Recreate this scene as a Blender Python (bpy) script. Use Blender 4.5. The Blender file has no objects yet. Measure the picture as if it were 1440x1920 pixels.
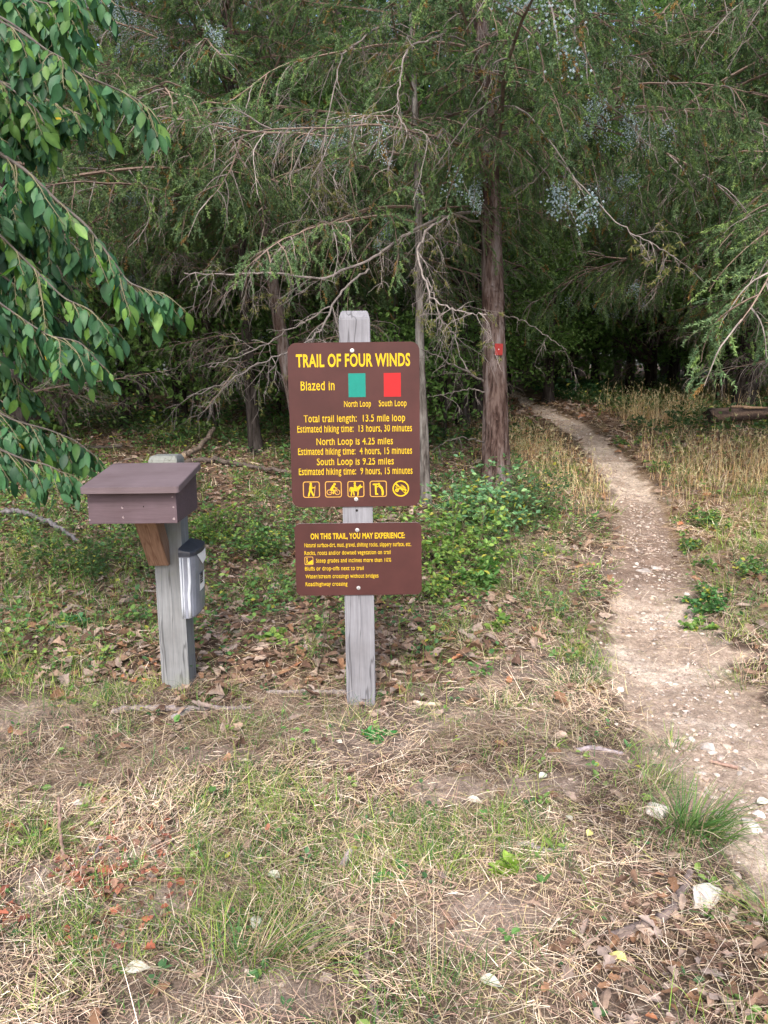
import bpy, math, random
import numpy as np
from mathutils import Vector, Matrix

R = math.radians
scene = bpy.context.scene
COL = scene.collection

# ------------------------------------------------------------------ camera, sky, sun, exposure
CAM_H = 1.59
PITCH, ROLL, FPX = 10.0, -0.7, 1495.0          # degrees down, degrees of roll, focal length in photo pixels
cam_rot = Matrix.Rotation(R(90 - PITCH), 3, 'X') @ Matrix.Rotation(R(ROLL), 3, 'Z')
cd = bpy.data.cameras.new('camera')
cam = bpy.data.objects.new('camera', cd)
COL.objects.link(cam)
cam.matrix_world = Matrix.Translation((0, 0, CAM_H)) @ cam_rot.to_4x4()
cd.sensor_fit = 'VERTICAL'
cd.sensor_height = 24.0
cd.sensor_width = 18.0
cd.lens = 24.0 * FPX / 1920.0
cd.clip_start = 0.05
cd.clip_end = 1000.0
scene.camera = cam

SUN_EL, SUN_AZ = 44.0, 186.0                    # azimuth clockwise from +Y: the bright sky is behind the camera
w = bpy.data.worlds.new('World')
scene.world = w
w.use_nodes = True
nt = w.node_tree
bg = nt.nodes['Background']
sky = nt.nodes.new('ShaderNodeTexSky')
sky.sky_type = 'NISHITA'
sky.sun_disc = False
sky.sun_elevation = R(SUN_EL)
sky.sun_rotation = R(SUN_AZ)
sky.dust_density = 4.0
sky.air_density = 1.0
sky.ozone_density = 1.0
nt.links.new(sky.outputs[0], bg.inputs[0])
bg.inputs[1].default_value = 0.15
sl = bpy.data.lights.new('sun', 'SUN')
sl.energy = 1.15
sl.angle = R(13)
sl.color = (1.0, 0.965, 0.93)
so = bpy.data.objects.new('sun', sl)
COL.objects.link(so)
_sd = Vector((math.sin(R(SUN_AZ)) * math.cos(R(SUN_EL)), math.cos(R(SUN_AZ)) * math.cos(R(SUN_EL)), math.sin(R(SUN_EL))))
so.rotation_euler = _sd.to_track_quat('Z', 'Y').to_euler()
vs = scene.view_settings
vs.view_transform = 'Standard'
vs.look = 'None'
vs.exposure = 1.36
vs.gamma = 1.0
scene.cycles.max_bounces = 6
scene.cycles.diffuse_bounces = 3
scene.cycles.glossy_bounces = 2
scene.cycles.transmission_bounces = 4
scene.cycles.transparent_max_bounces = 6

# ------------------------------------------------------------------ helpers
def tag(o, label=None, cat=None, group=None, kind=None):
    for k, v in (('label', label), ('category', cat), ('group', group), ('kind', kind)):
        if v:
            o[k] = v
    return o

def empty(name, loc=(0, 0, 0), parent=None):
    o = bpy.data.objects.new(name, None)
    COL.objects.link(o)
    o.location = loc
    o.empty_display_size = 0.1
    if parent:
        o.parent = parent
    return o

def _u32(a):
    return np.asarray(a).astype(np.int64).astype(np.uint32)

def _hash(ix, iy, iz, seed):
    with np.errstate(over='ignore'):
        h = _u32(ix) * np.uint32(374761393) + _u32(iy) * np.uint32(668265263) + _u32(iz) * np.uint32(2147483647 - 58) + np.uint32((seed * 974711 + 12345) & 0xffffffff)
        h = (h ^ (h >> np.uint32(13))) * np.uint32(1274126177)
        h = (h ^ (h >> np.uint32(16))) * np.uint32(2246822519)
        h = h ^ (h >> np.uint32(15))
    return h.astype(np.float64) / 4294967295.0

def vnoise(x, y, z=0.0, seed=0):
    x, y, z = np.broadcast_arrays(np.asarray(x, float), np.asarray(y, float), np.asarray(z, float))
    ix, iy, iz = np.floor(x), np.floor(y), np.floor(z)
    fx, fy, fz = x - ix, y - iy, z - iz
    fx, fy, fz = (f * f * (3 - 2 * f) for f in (fx, fy, fz))
    out = 0
    for dx in (0, 1):
        for dy in (0, 1):
            for dz in (0, 1):
                out = out + _hash(ix + dx, iy + dy, iz + dz, seed) * (fx if dx else 1 - fx) * (fy if dy else 1 - fy) * (fz if dz else 1 - fz)
    return out

def fbm(x, y, z=0.0, oct=4, seed=0):
    a, s, t = 1.0, 0.0, 0.0
    f = 1.0
    for k in range(oct):
        s = s + a * vnoise(np.asarray(x) * f, np.asarray(y) * f, np.asarray(z) * f, seed + k * 17)
        t += a
        a *= 0.5
        f *= 2.03
    return s / t

def sstep(e0, e1, x):
    t = np.clip((np.asarray(x, float) - e0) / (e1 - e0), 0, 1)
    return t * t * (3 - 2 * t)

class MB:
    """collects vertices, faces, colours and material slots, then links them as one mesh object"""
    def __init__(self):
        self.v, self.f, self.c, self.m, self.n = [], [], [], [], 0
    def add(self, V, F, col=(0.5, 0.5, 0.5), mat=0):
        V = np.asarray(V, float).reshape(-1, 3)
        if not isinstance(F, list):
            F = [F]
        for f in F:
            f = np.asarray(f, dtype=np.int64)
            if f.ndim == 1:
                f = f[None, :]
            self.f.append(f + self.n)
            self.m.append(np.full(len(f), mat, dtype=np.int32))
        c = np.asarray(col, float)
        if c.ndim == 1:
            c = np.tile(c, (len(V), 1))
        self.c.append(c)
        self.v.append(V)
        self.n += len(V)
        return self
    def mesh(self, name, mats, smooth=False):
        V = np.concatenate(self.v)
        C = np.concatenate(self.c)
        me = bpy.data.meshes.new(name)
        lens = np.concatenate([np.full(len(f), f.shape[1], dtype=np.int32) for f in self.f])
        loops = np.concatenate([f.ravel() for f in self.f]).astype(np.int32)
        starts = np.concatenate([[0], np.cumsum(lens)[:-1]]).astype(np.int32)
        me.vertices.add(len(V))
        me.vertices.foreach_set('co', V.astype(np.float32).ravel())
        me.loops.add(len(loops))
        me.loops.foreach_set('vertex_index', loops)
        me.polygons.add(len(lens))
        me.polygons.foreach_set('loop_start', starts)
        me.polygons.foreach_set('material_index', np.concatenate(self.m))
        me.polygons.foreach_set('use_smooth', np.full(len(lens), smooth, dtype=bool))
        me.update(calc_edges=True)
        me.validate()
        at = me.attributes.new('Col', 'FLOAT_COLOR', 'POINT')
        at.data.foreach_set('color', np.concatenate([C, np.ones((len(C), 1))], 1).astype(np.float32).ravel())
        for m in (mats if isinstance(mats, (list, tuple)) else [mats]):
            me.materials.append(m)
        return me
    def build(self, name, mats, parent=None, smooth=False, loc=(0, 0, 0)):
        o = bpy.data.objects.new(name, self.mesh(name, mats, smooth))
        COL.objects.link(o)
        o.location = loc
        if parent:
            o.parent = parent
        return o

def mesh_obj(name, me, parent=None):
    o = bpy.data.objects.new(name, me)
    COL.objects.link(o)
    if parent:
        o.parent = parent
    return o

def norm(a):
    a = np.asarray(a, float)
    return a / (np.linalg.norm(a, axis=-1, keepdims=True) + 1e-12)

def prisms(A, B, ra, rb, n=3):
    """tapered n-sided sticks from A to B"""
    A, B = np.asarray(A, float), np.asarray(B, float)
    d = norm(B - A)
    ref = np.where(np.abs(d[:, 2:3]) > 0.9, np.array([[1.0, 0, 0]]), np.array([[0, 0, 1.0]]))
    s = norm(np.cross(d, ref))
    t = np.cross(d, s)
    N = len(A)
    V = np.zeros((N, 2 * n, 3))
    for k in range(n):
        a = 2 * math.pi * k / n
        o = s * math.cos(a) + t * math.sin(a)
        V[:, k] = A + o * np.asarray(ra).reshape(-1, 1)
        V[:, n + k] = B + o * np.asarray(rb).reshape(-1, 1)
    F = np.array([[k, (k + 1) % n, n + (k + 1) % n, n + k] for k in range(n)])
    return V.reshape(-1, 3), (F[None] + (np.arange(N) * 2 * n)[:, None, None]).reshape(-1, 4)

def tube(pts, rad, n=8, cap=True, wob=None):
    P = np.asarray(pts, float)
    m = len(P)
    rad = np.broadcast_to(np.asarray(rad, float), (m,))
    T = norm(np.gradient(P, axis=0))
    s = np.cross(T[0], [0, 0, 1.0])
    if np.linalg.norm(s) < 1e-3:
        s = np.array([1.0, 0, 0])
    s = norm(s)
    V = np.zeros((m, n, 3))
    a = np.arange(n) * 2 * math.pi / n
    for i in range(m):
        s = norm(s - T[i] * np.dot(s, T[i]))
        t = np.cross(T[i], s)
        r = rad[i] if wob is None else rad[i] * wob[i]
        V[i] = P[i] + (np.cos(a) * r)[:, None] * s + (np.sin(a) * r)[:, None] * t
    i, k = np.meshgrid(np.arange(m - 1), np.arange(n), indexing='ij')
    F = np.stack([i * n + k, i * n + (k + 1) % n, (i + 1) * n + (k + 1) % n, (i + 1) * n + k], -1).reshape(-1, 4)
    fl = [F]
    if cap:
        fl += [np.arange(n)[::-1].copy(), np.arange(n) + (m - 1) * n]
    return V.reshape(-1, 3), fl

def leaves_simple(P, D, N, L, W, fold=0.25):
    """diamond leaves folded along the midrib: 6 vertices, 4 triangles... two quads"""
    P, D, N = np.asarray(P, float), norm(D), np.asarray(N, float)
    S = norm(np.cross(D, N))
    Nn = np.cross(S, D)
    L, W = np.asarray(L, float).reshape(-1, 1), np.asarray(W, float).reshape(-1, 1)
    n = len(P)
    V = np.zeros((n, 6, 3))
    V[:, 0] = P
    V[:, 1] = P + D * L * 0.35 + S * W * 0.5 + Nn * W * fold
    V[:, 2] = P + D * L * 0.75 + S * W * 0.36 + Nn * W * fold
    V[:, 3] = P + D * L
    V[:, 4] = P + D * L * 0.75 - S * W * 0.36 + Nn * W * fold
    V[:, 5] = P + D * L * 0.35 - S * W * 0.5 + Nn * W * fold
    F = np.array([[0, 1, 2, 3], [0, 3, 4, 5]])
    return V.reshape(-1, 3), (F[None] + (np.arange(n) * 6)[:, None, None]).reshape(-1, 4)

def diamonds(P, D, L, W, rng):
    P, D = np.asarray(P, float), norm(D)
    n = len(P)
    S = norm(np.cross(D, rng.normal(size=(n, 3))))
    L, W = np.asarray(L, float).reshape(-1, 1), np.asarray(W, float).reshape(-1, 1)
    V = np.stack([P, P + D * L * 0.45 + S * W * 0.5, P + D * L, P + D * L * 0.45 - S * W * 0.5], 1)
    return V.reshape(-1, 3), (np.array([[0, 1, 2, 3]])[None] + (np.arange(n) * 4)[:, None, None]).reshape(-1, 4)

def rep(c, k):
    return np.repeat(np.asarray(c, float), k, axis=0)

def mixc(a, b, t):
    t = np.asarray(t, float)[:, None]
    return np.asarray(a, float) * (1 - t) + np.asarray(b, float) * t

# ------------------------------------------------------------------ materials
def new_mat(name):
    m = bpy.data.materials.new(name)
    m.use_nodes = True
    t = m.node_tree
    b = t.nodes['Principled BSDF']
    return m, t, b, t.nodes, t.links

def noise_node(t, scale, detail=4, rough=0.6, vec=None, dim='3D'):
    n = t.nodes.new('ShaderNodeTexNoise')
    n.inputs['Scale'].default_value = scale
    n.inputs['Detail'].default_value = detail
    n.inputs['Roughness'].default_value = rough
    if vec is not None:
        t.links.new(vec, n.inputs['Vector'])
    return n

def ramp(t, fac, stops):
    r = t.nodes.new('ShaderNodeValToRGB')
    e = r.color_ramp.elements
    while len(e) < len(stops):
        e.new(0.5)
    for i, (p, c) in enumerate(stops):
        e[i].position = p
        e[i].color = (*c, 1) if len(c) == 3 else c
    t.links.new(fac, r.inputs[0])
    return r

def mul(t, a, b, fac=1.0, mode='MULTIPLY'):
    m = t.nodes.new('ShaderNodeMix')
    m.data_type = 'RGBA'
    m.blend_type = mode
    m.inputs[0].default_value = fac
    t.links.new(a, m.inputs[6])
    if hasattr(b, 'links'):
        t.links.new(b, m.inputs[7])
    else:
        m.inputs[7].default_value = (*b, 1)
    return m.outputs[2]

def bump(t, b, h, strength, dist=0.01):
    n = t.nodes.new('ShaderNodeBump')
    n.inputs['Strength'].default_value = strength
    n.inputs['Distance'].default_value = dist
    t.links.new(h, n.inputs['Height'])
    t.links.new(n.outputs[0], b.inputs['Normal'])

def coords(t, kind='Object', scale=None):
    c = t.nodes.new('ShaderNodeTexCoord')
    o = c.outputs[kind]
    if scale:
        m = t.nodes.new('ShaderNodeMapping')
        m.inputs['Scale'].default_value = scale
        t.links.new(o, m.inputs['Vector'])
        o = m.outputs[0]
    return o

def vcol(t):
    a = t.nodes.new('ShaderNodeAttribute')
    a.attribute_name = 'Col'
    return a.outputs['Color']

def mat_vcol(name, rough=0.8, nscale=0, namount=0.3, spec=0.3, transl=0.0, bumpd=0.0, tint=(1.0, 1.0, 1.0), objvar=0.0):
    m, t, b, N, L = new_mat(name)
    c = vcol(t)
    if nscale:
        n = noise_node(t, nscale, 3, 0.6, coords(t))
        r = ramp(t, n.outputs[0], [(0.3, (1 - namount,) * 3), (0.7, (1 + namount,) * 3)])
        c = mul(t, c, r.outputs[0])
        if bumpd:
            bump(t, b, n.outputs[0], 0.6, bumpd)
    if objvar:
        oi = N.new('ShaderNodeObjectInfo')
        r = ramp(t, oi.outputs['Random'], [(0.0, (1 - objvar,) * 3), (1.0, (1 + objvar,) * 3)])
        c = mul(t, c, r.outputs[0])
    L.new(c, b.inputs['Base Color'])
    b.inputs['Roughness'].default_value = rough
    b.inputs['Specular IOR Level'].default_value = spec
    if transl:
        tr = N.new('ShaderNodeBsdfTranslucent')
        tc = mul(t, c, (1.3, 1.6, 0.75))
        L.new(tc, tr.inputs['Color'])
        mx = N.new('ShaderNodeMixShader')
        mx.inputs[0].default_value = transl
        out = N['Material Output']
        L.new(b.outputs[0], mx.inputs[1])
        L.new(tr.outputs[0], mx.inputs[2])
        L.new(mx.outputs[0], out.inputs['Surface'])
    return m

def mat_plain(name, col, rough=0.6, spec=0.4, nscale=60, namount=0.1, bumpd=0.0, metal=0.0):
    m, t, b, N, L = new_mat(name)
    n = noise_node(t, nscale, 4, 0.6, coords(t))
    r = ramp(t, n.outputs[0], [(0.3, tuple(x * (1 - namount) for x in col)), (0.7, tuple(x * (1 + namount) for x in col))])
    L.new(r.outputs[0], b.inputs['Base Color'])
    b.inputs['Roughness'].default_value = rough
    b.inputs['Specular IOR Level'].default_value = spec
    b.inputs['Metallic'].default_value = metal
    if bumpd:
        bump(t, b, n.outputs[0], 0.5, bumpd)
    return m

def mat_wood(name, dark, light, axis='Z', rough=0.85, crack=(0.10, 0.09, 0.09), stain=None, tilt=0.0):
    """weathered timber: fine grain, long checks and blotches along one axis"""
    m, t, b, N, L = new_mat(name)
    s = {'Z': (60, 60, 2.2), 'X': (2.2, 60, 60), 'Y': (60, 2.2, 60)}[axis]
    s2 = {'Z': (14, 14, 0.9), 'X': (0.9, 14, 14), 'Y': (14, 0.9, 14)}[axis]
    def turned(sc):
        o = coords(t)
        if tilt:
            mr = N.new('ShaderNodeMapping')
            mr.inputs['Rotation'].default_value = (tilt, 0, 0)
            L.new(o, mr.inputs['Vector'])
            o = mr.outputs[0]
        mm = N.new('ShaderNodeMapping')
        mm.inputs['Scale'].default_value = sc
        L.new(o, mm.inputs['Vector'])
        return mm.outputs[0]
    g = noise_node(t, 1.6, 6, 0.7, turned(s))
    g2 = noise_node(t, 1.0, 3, 0.5, turned(s2))
    bl = noise_node(t, 5.0, 4, 0.6, coords(t))
    c = ramp(t, g.outputs[0], [(0.25, dark), (0.75, light)]).outputs[0]
    c = mul(t, c, ramp(t, bl.outputs[0], [(0.3, (0.82, 0.80, 0.80)), (0.7, (1.1, 1.1, 1.12))]).outputs[0])
    ck = ramp(t, g2.outputs[0], [(0.485, (1, 1, 1)), (0.497, crack), (0.503, crack), (0.515, (1, 1, 1))]).outputs[0]
    c = mul(t, c, ck, 0.55)
    if stain:
        st = noise_node(t, 3.0, 4, 0.6, coords(t))
        mx = N.new('ShaderNodeMix')
        mx.data_type = 'RGBA'
        L.new(ramp(t, st.outputs[0], [(0.5, (0, 0, 0)), (0.72, (0.7, 0.7, 0.7))]).outputs[0], mx.inputs[0])
        L.new(c, mx.inputs[6])
        mx.inputs[7].default_value = (*stain, 1)
        c = mx.outputs[2]
    L.new(c, b.inputs['Base Color'])
    b.inputs['Roughness'].default_value = rough
    b.inputs['Specular IOR Level'].default_value = 0.25
    bump(t, b, g.outputs[0], 0.35, 0.004)
    return m

def mat_bark(name, c0, c1, c2, scale=(24, 24, 4.0), moss=None):
    m, t, b, N, L = new_mat(name)
    n1 = noise_node(t, 1.0, 7, 0.65, coords(t, 'Object', scale))
    n2 = noise_node(t, 1.6, 5, 0.6, coords(t, 'Object', (2.0, 2.0, 0.9)))
    a = ramp(t, n1.outputs[0], [(0.34, tuple(x * 0.22 for x in c0)), (0.46, c0), (0.60, c1)]).outputs[0]
    a2 = ramp(t, n1.outputs[0], [(0.34, tuple(x * 0.25 for x in c0)), (0.47, c1), (0.62, c2)]).outputs[0]
    mx = N.new('ShaderNodeMix')
    mx.data_type = 'RGBA'
    L.new(ramp(t, n2.outputs[0], [(0.40, (0, 0, 0)), (0.62, (1, 1, 1))]).outputs[0], mx.inputs[0])
    L.new(a, mx.inputs[6])
    L.new(a2, mx.inputs[7])
    L.new(mx.outputs[2], b.inputs['Base Color'])
    b.inputs['Roughness'].default_value = 0.95
    b.inputs['Specular IOR Level'].default_value = 0.15
    bump(t, b, n1.outputs[0], 0.9, 0.02)
    return m

M = {}
# ground: colour per vertex (soil, litter, trail) with fine crumbly detail
m, t, b, N, L = new_mat('earth')
n1 = noise_node(t, 9, 8, 0.7, coords(t))
n2 = noise_node(t, 105, 8, 0.8, coords(t))
vo = N.new('ShaderNodeTexVoronoi')
vo.inputs['Scale'].default_value = 34
L.new(coords(t), vo.inputs['Vector'])
c = mul(t, vcol(t), ramp(t, n1.outputs[0], [(0.3, (0.66, 0.64, 0.62)), (0.7, (1.28, 1.27, 1.25))]).outputs[0])
c = mul(t, c, ramp(t, n2.outputs[0], [(0.32, (0.36, 0.34, 0.33)), (0.66, (1.45, 1.44, 1.42))]).outputs[0])
c = mul(t, c, ramp(t, vo.outputs['Distance'], [(0.0, (1.15, 1.15, 1.15)), (0.75, (0.75, 0.73, 0.72))]).outputs[0])
L.new(c, b.inputs['Base Color'])
b.inputs['Roughness'].default_value = 0.97
b.inputs['Specular IOR Level'].default_value = 0.1
bump(t, b, n2.outputs[0], 0.9, 0.012)
M['earth'] = m
M['grass'] = mat_vcol('grass_blade', 0.65, 0, 0, 0.25, 0.22)
M['straw'] = mat_vcol('straw', 0.7, 0, 0, 0.25, 0.1)
M['litter'] = mat_vcol('dead_leaf', 0.85, 45, 0.3, 0.15, 0.08)
M['stone'] = mat_vcol('stone', 0.9, 22, 0.28, 0.2, 0, 0.004)
M['weed'] = mat_vcol('weed_leaf', 0.55, 0, 0, 0.35, 0.3)
M['cedar'] = mat_vcol('cedar_needles', 0.7, 0, 0, 0.2, 0.30, objvar=0.25)
M['twig'] = mat_vcol('twig_bark', 0.9, 18, 0.3, 0.15, 0, objvar=0.25)
M['berry'] = mat_vcol('cedar_berry', 0.6, 0, 0, 0.3)
M['leaf'] = mat_vcol('broad_leaf', 0.5, 30, 0.15, 0.32, 0.3)
M['far_leaf'] = mat_vcol('far_leaf', 0.6, 0, 0, 0.25, 0.35, objvar=0.3)
M['stick'] = mat_vcol('stick_bark', 0.95, 40, 0.4, 0.15, 0, 0.006)
M['cedar_bark'] = mat_bark('cedar_bark', (0.055, 0.033, 0.028), (0.125, 0.090, 0.080), (0.205, 0.180, 0.182))
M['grey_bark'] = mat_bark('grey_bark', (0.06, 0.05, 0.045), (0.16, 0.145, 0.135), (0.26, 0.25, 0.235))
M['dark_bark'] = mat_bark('dark_bark', (0.022, 0.018, 0.016), (0.045, 0.038, 0.035), (0.075, 0.066, 0.064))
M['post'] = mat_wood('weathered_post', (0.140, 0.142, 0.158), (0.245, 0.250, 0.272))
M['post_green'] = mat_wood('greened_post', (0.135, 0.145, 0.15), (0.245, 0.255, 0.265), stain=(0.16, 0.175, 0.115))
M['brace'] = mat_wood('raw_brace', (0.155, 0.088, 0.058), (0.31, 0.195, 0.135), rough=0.8, crack=(0.45, 0.35, 0.3), tilt=R(-32))
M['box_paint'] = mat_wood('mauve_paint', (0.080, 0.057, 0.066), (0.112, 0.080, 0.092), axis='X', rough=0.7, crack=(0.8, 0.77, 0.77))
M['lid_paint'] = mat_wood('skylit_mauve_paint', (0.118, 0.089, 0.098), (0.155, 0.122, 0.132), axis='X', rough=0.62, crack=(0.85, 0.82, 0.82))  # box mauve made lighter: skylight on the lid put into its colour
M['sign'] = mat_plain('sign_brown', (0.054, 0.0175, 0.016), 0.55, 0.28, 5, 0.20)
M['edge'] = mat_plain('panel_edge', (0.42, 0.36, 0.38), 0.5)
M['yellow'] = mat_plain('sign_yellow', (0.50, 0.335, 0.010), 0.6, 0.2, 80, 0.05)
M['pale_yellow'] = mat_plain('icon_yellow', (0.46, 0.26, 0.055), 0.6, 0.2, 80, 0.05)
M['teal'] = mat_plain('blaze_teal', (0.009, 0.185, 0.150), 0.6, 0.2, 40, 0.05)
M['red'] = mat_plain('blaze_red', (0.36, 0.016, 0.018), 0.6, 0.2, 40, 0.05)
M['tag_red'] = mat_plain('marker_red', (0.26, 0.022, 0.02), 0.6, 0.3, 30, 0.2)
M['zinc'] = mat_plain('zinc', (0.55, 0.56, 0.58), 0.35, 0.5, 300, 0.2, 0, 0.6)
M['hole'] = mat_plain('bolt_hole', (0.012, 0.010, 0.010), 0.9, 0.1)
M['chip'] = mat_plain('bare_wood_chip', (0.26, 0.21, 0.22), 0.9, 0.1)
M['holder'] = mat_plain('grey_plastic', (0.19, 0.205, 0.25), 0.25, 0.5, 7, 0.25)
M['holder_edge'] = mat_plain('white_plastic', (0.42, 0.45, 0.50), 0.25, 0.5, 7, 0.12)
M['holder_lid'] = mat_plain('slate_plastic', (0.028, 0.033, 0.048), 0.45, 0.5, 50, 0.25, 0.001)
M['paper'] = mat_plain('paper', (0.80, 0.80, 0.79), 0.8, 0.2, 20, 0.04)
M['ink'] = mat_plain('ink', (0.015, 0.016, 0.02), 0.6, 0.3)

# ------------------------------------------------------------------ picture geometry: rays of the photograph's pixels onto the land
CR = np.array(cam_rot)
CO = np.array([0, 0, CAM_H])

def ray(px, py):
    d = CR @ np.array([(px - 720) / FPX, (960 - py) / FPX, -1.0])
    return d

def at_y(px, py, y):
    d = ray(px, py)
    return CO + d * (y / d[1])

_hy = np.linspace(-60, 220, 5601)
_hz = np.interp(_hy, [-60, 0, 3.9, 5.5, 8, 13, 22, 40, 90, 220], [-0.6, 0, 0, 0.06, 0.33, 0.72, 1.03, 1.22, 1.6, 2.6])
_k = np.hanning(41)
_hz = np.convolve(np.pad(_hz, 20, mode='edge'), _k / _k.sum(), 'valid')

def base_z(x, y):
    return np.interp(y, _hy, _hz)

def ground_px(px, py):
    d = ray(px, py)
    y = np.linspace(0.8, 60, 6000)
    z = CAM_H + d[2] / d[1] * y
    hit = np.argmax(z <= base_z(0, y))
    if hit == 0:
        hit = len(y) - 1
    return np.array([d[0] / d[1] * y[hit], y[hit]])

# trail: centre and half-width picked off the photograph, laid onto the land
_tp = [(940, 728, 10), (966, 738, 9), (1003, 762, 16), (1068, 793, 24), (1108, 823, 29), (1150, 868, 38), (1186, 915, 42), (1205, 968, 50),
       (1215, 1022, 58), (1226, 1100, 76), (1232, 1160, 92), (1246, 1215, 108), (1290, 1300, 118), (1372, 1400, 138), (1465, 1510, 150), (1580, 1640, 170)]
TR = []
for px, py, hw in _tp:
    p = ground_px(px, py)
    q = ground_px(px + hw, py)
    TR.append((p[0], p[1], (1.12 if py > 1200 else 0.98 if py > 800 else 1.2) * abs(q[0] - p[0])))
TR.append((TR[-1][0] + 0.9, 0.4, 0.45))
TR.append((TR[-1][0] + 0.8, -3.0, 0.45))
TR.insert(0, (TR[0][0] - 3.0, TR[0][1] + 3.5, 0.4))
TR = np.array(TR)

def trail_d(x, y):
    """distance to the trail's centre line divided by its half-width"""
    x, y = np.asarray(x, float), np.asarray(y, float)
    best = np.full(x.shape, 1e9)
    for i in range(len(TR) - 1):
        a, bb = TR[i], TR[i + 1]
        dx, dy = bb[0] - a[0], bb[1] - a[1]
        tt = np.clip(((x - a[0]) * dx + (y - a[1]) * dy) / (dx * dx + dy * dy), 0, 1)
        r = np.hypot(x - a[0] - tt * dx, y - a[1] - tt * dy) / (a[2] + (bb[2] - a[2]) * tt)
        best = np.minimum(best, r)
    return best

def ground_z(x, y):
    x, y = np.asarray(x, float), np.asarray(y, float)
    td = trail_d(x, y)
    z = base_z(x, y) - 0.045 * (1 - sstep(0.5, 1.5, td))
    z = z + 0.06 * (fbm(x * 1.3, y * 1.3, 0, 3, 5) - 0.5) + 0.038 * (fbm(x * 6, y * 6, 0, 3, 9) - 0.5)
    far = sstep(24, 60, np.abs(y) + np.abs(x) * 0.5)
    return z + far * 0.8 * (fbm(x * 0.11, y * 0.11, 0, 3, 21) - 0.5)

def gpt(px, py, lift=0.0):
    p = ground_px(px, py)
    return np.array([p[0], p[1], float(ground_z(p[0], p[1])) + lift])

_bare = [(905, 1735, .20, .13), (490, 1872, .16, .10), (290, 1690, .16, .10), (400, 1425, .22, .14), (1035, 1480, .22, .10), (830, 1480, .20, .12), (600, 1880, .10, .08), (1120, 1430, .22, .10), (260, 1600, .14, .08), (1190, 1870, .14, .1)]
BARE = [(*ground_px(a, b_), c_, d_) for a, b_, c_, d_ in _bare]

def bare_mask(x, y):
    """patches of pale trodden soil with hardly any straw"""
    x, y = np.asarray(x, float), np.asarray(y, float)
    wob = 0.9 * (fbm(x * 7, y * 7, 2.0, 3, 33) - 0.5)
    m_ = np.zeros(x.shape)
    for bx_, by_, rx_, ry_ in BARE:
        m_ = np.maximum(m_, sstep(1.15, 0.55, np.hypot((x - bx_) / rx_, (y - by_) / ry_) + wob))
    return m_

def litter_mask(x, y):
    """how much of the land lies under dead leaves"""
    x, y = np.asarray(x, float), np.asarray(y, float)
    n = fbm(x * 0.9, y * 0.9, 3.3, 3, 31)
    side = sstep(1.2, -0.2, x - 0.12 * (y - 4))
    back = sstep(3.55, 4.25, y + 1.5 * (fbm(x * 2.2, y * 2.2, 7.0, 3, 35) - 0.5)) * (0.35 + 0.65 * side) + 0.5 * sstep(7, 11, y)
    right_front = sstep(1.2, 0.3, np.hypot((x - 1.0) / 0.62, (y - 1.90) / 0.42))
    return np.clip(np.maximum(back, right_front * 0.75) * sstep(0.25, 0.5, n + 0.18), 0, 1) * sstep(0.8, 1.4, trail_d(x, y))

def green_mask(x, y):
    n = fbm(np.asarray(x) * 2.4, np.asarray(y) * 2.4, 8.1, 3, 41)
    return sstep(0.48, 0.62, n)

def straw_mask(x, y):
    n = fbm(np.asarray(x) * 1.7, np.asarray(y) * 1.7, 2.2, 3, 51)
    return 0.45 + 0.55 * sstep(0.38, 0.52, n)

# ------------------------------------------------------------------ ground
def graded(lo, d0, d1, hi, step, n_lo, n_hi, g=1.09):
    mid = np.arange(d0, d1 + step / 2, step)
    def out(span, n):
        s = step * g ** np.arange(1, n + 1)
        c = np.cumsum(s)
        return c * span / c[-1]
    return np.concatenate([d0 - out(d0 - lo, n_lo)[::-1], mid, d1 + out(hi - d1, n_hi)])
gx = graded(-150, -3.4, 4.2, 150, 0.03, 70, 70)
gy = graded(-60, 1.2, 8.2, 200, 0.03, 40, 90)
X, Y = np.meshgrid(gx, gy, indexing='ij')
Z = ground_z(X, Y)
td = trail_d(X, Y)
near = sstep(16, 6, np.hypot(X, Y))
rubble = (1 - sstep(0.7, 1.25, td)) * near
Z = Z + rubble * 0.022 * (fbm(X * 16, Y * 16, 0, 2, 77) - 0.5)
nf = fbm(X * 3.2, Y * 3.2, 0, 4, 61).ravel()
nb = fbm(X * 0.7, Y * 0.7, 0, 3, 63).ravel()
soil = mixc((0.25, 0.20, 0.175), (0.43, 0.365, 0.325), sstep(0.38, 0.6, nf))
straw_shade = mixc((0.085, 0.060, 0.042), (0.20, 0.148, 0.105), sstep(0.4, 0.6, nf))  # earth under the straw, darkened to paint in shadow between the stalks
C = mixc(soil, straw_shade, 0.80 * straw_mask(X, Y).ravel())
C = mixc(C, mixc((0.36, 0.29, 0.25), (0.50, 0.42, 0.37), sstep(0.38, 0.6, nf)), 0.55 * bare_mask(X, Y).ravel())
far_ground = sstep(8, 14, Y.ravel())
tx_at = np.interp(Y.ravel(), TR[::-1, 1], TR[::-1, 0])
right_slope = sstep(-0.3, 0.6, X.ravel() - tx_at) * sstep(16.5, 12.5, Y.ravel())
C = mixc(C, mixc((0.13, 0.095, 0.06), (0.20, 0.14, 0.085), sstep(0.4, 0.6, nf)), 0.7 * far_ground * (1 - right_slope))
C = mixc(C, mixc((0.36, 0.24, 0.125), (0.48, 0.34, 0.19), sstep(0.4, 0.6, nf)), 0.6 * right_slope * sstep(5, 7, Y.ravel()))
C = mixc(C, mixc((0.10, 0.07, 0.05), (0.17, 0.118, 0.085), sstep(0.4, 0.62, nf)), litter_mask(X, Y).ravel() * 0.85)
green_far = far_ground * sstep(0.5, 0.6, nb) * (1 - 0.8 * right_slope)
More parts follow.
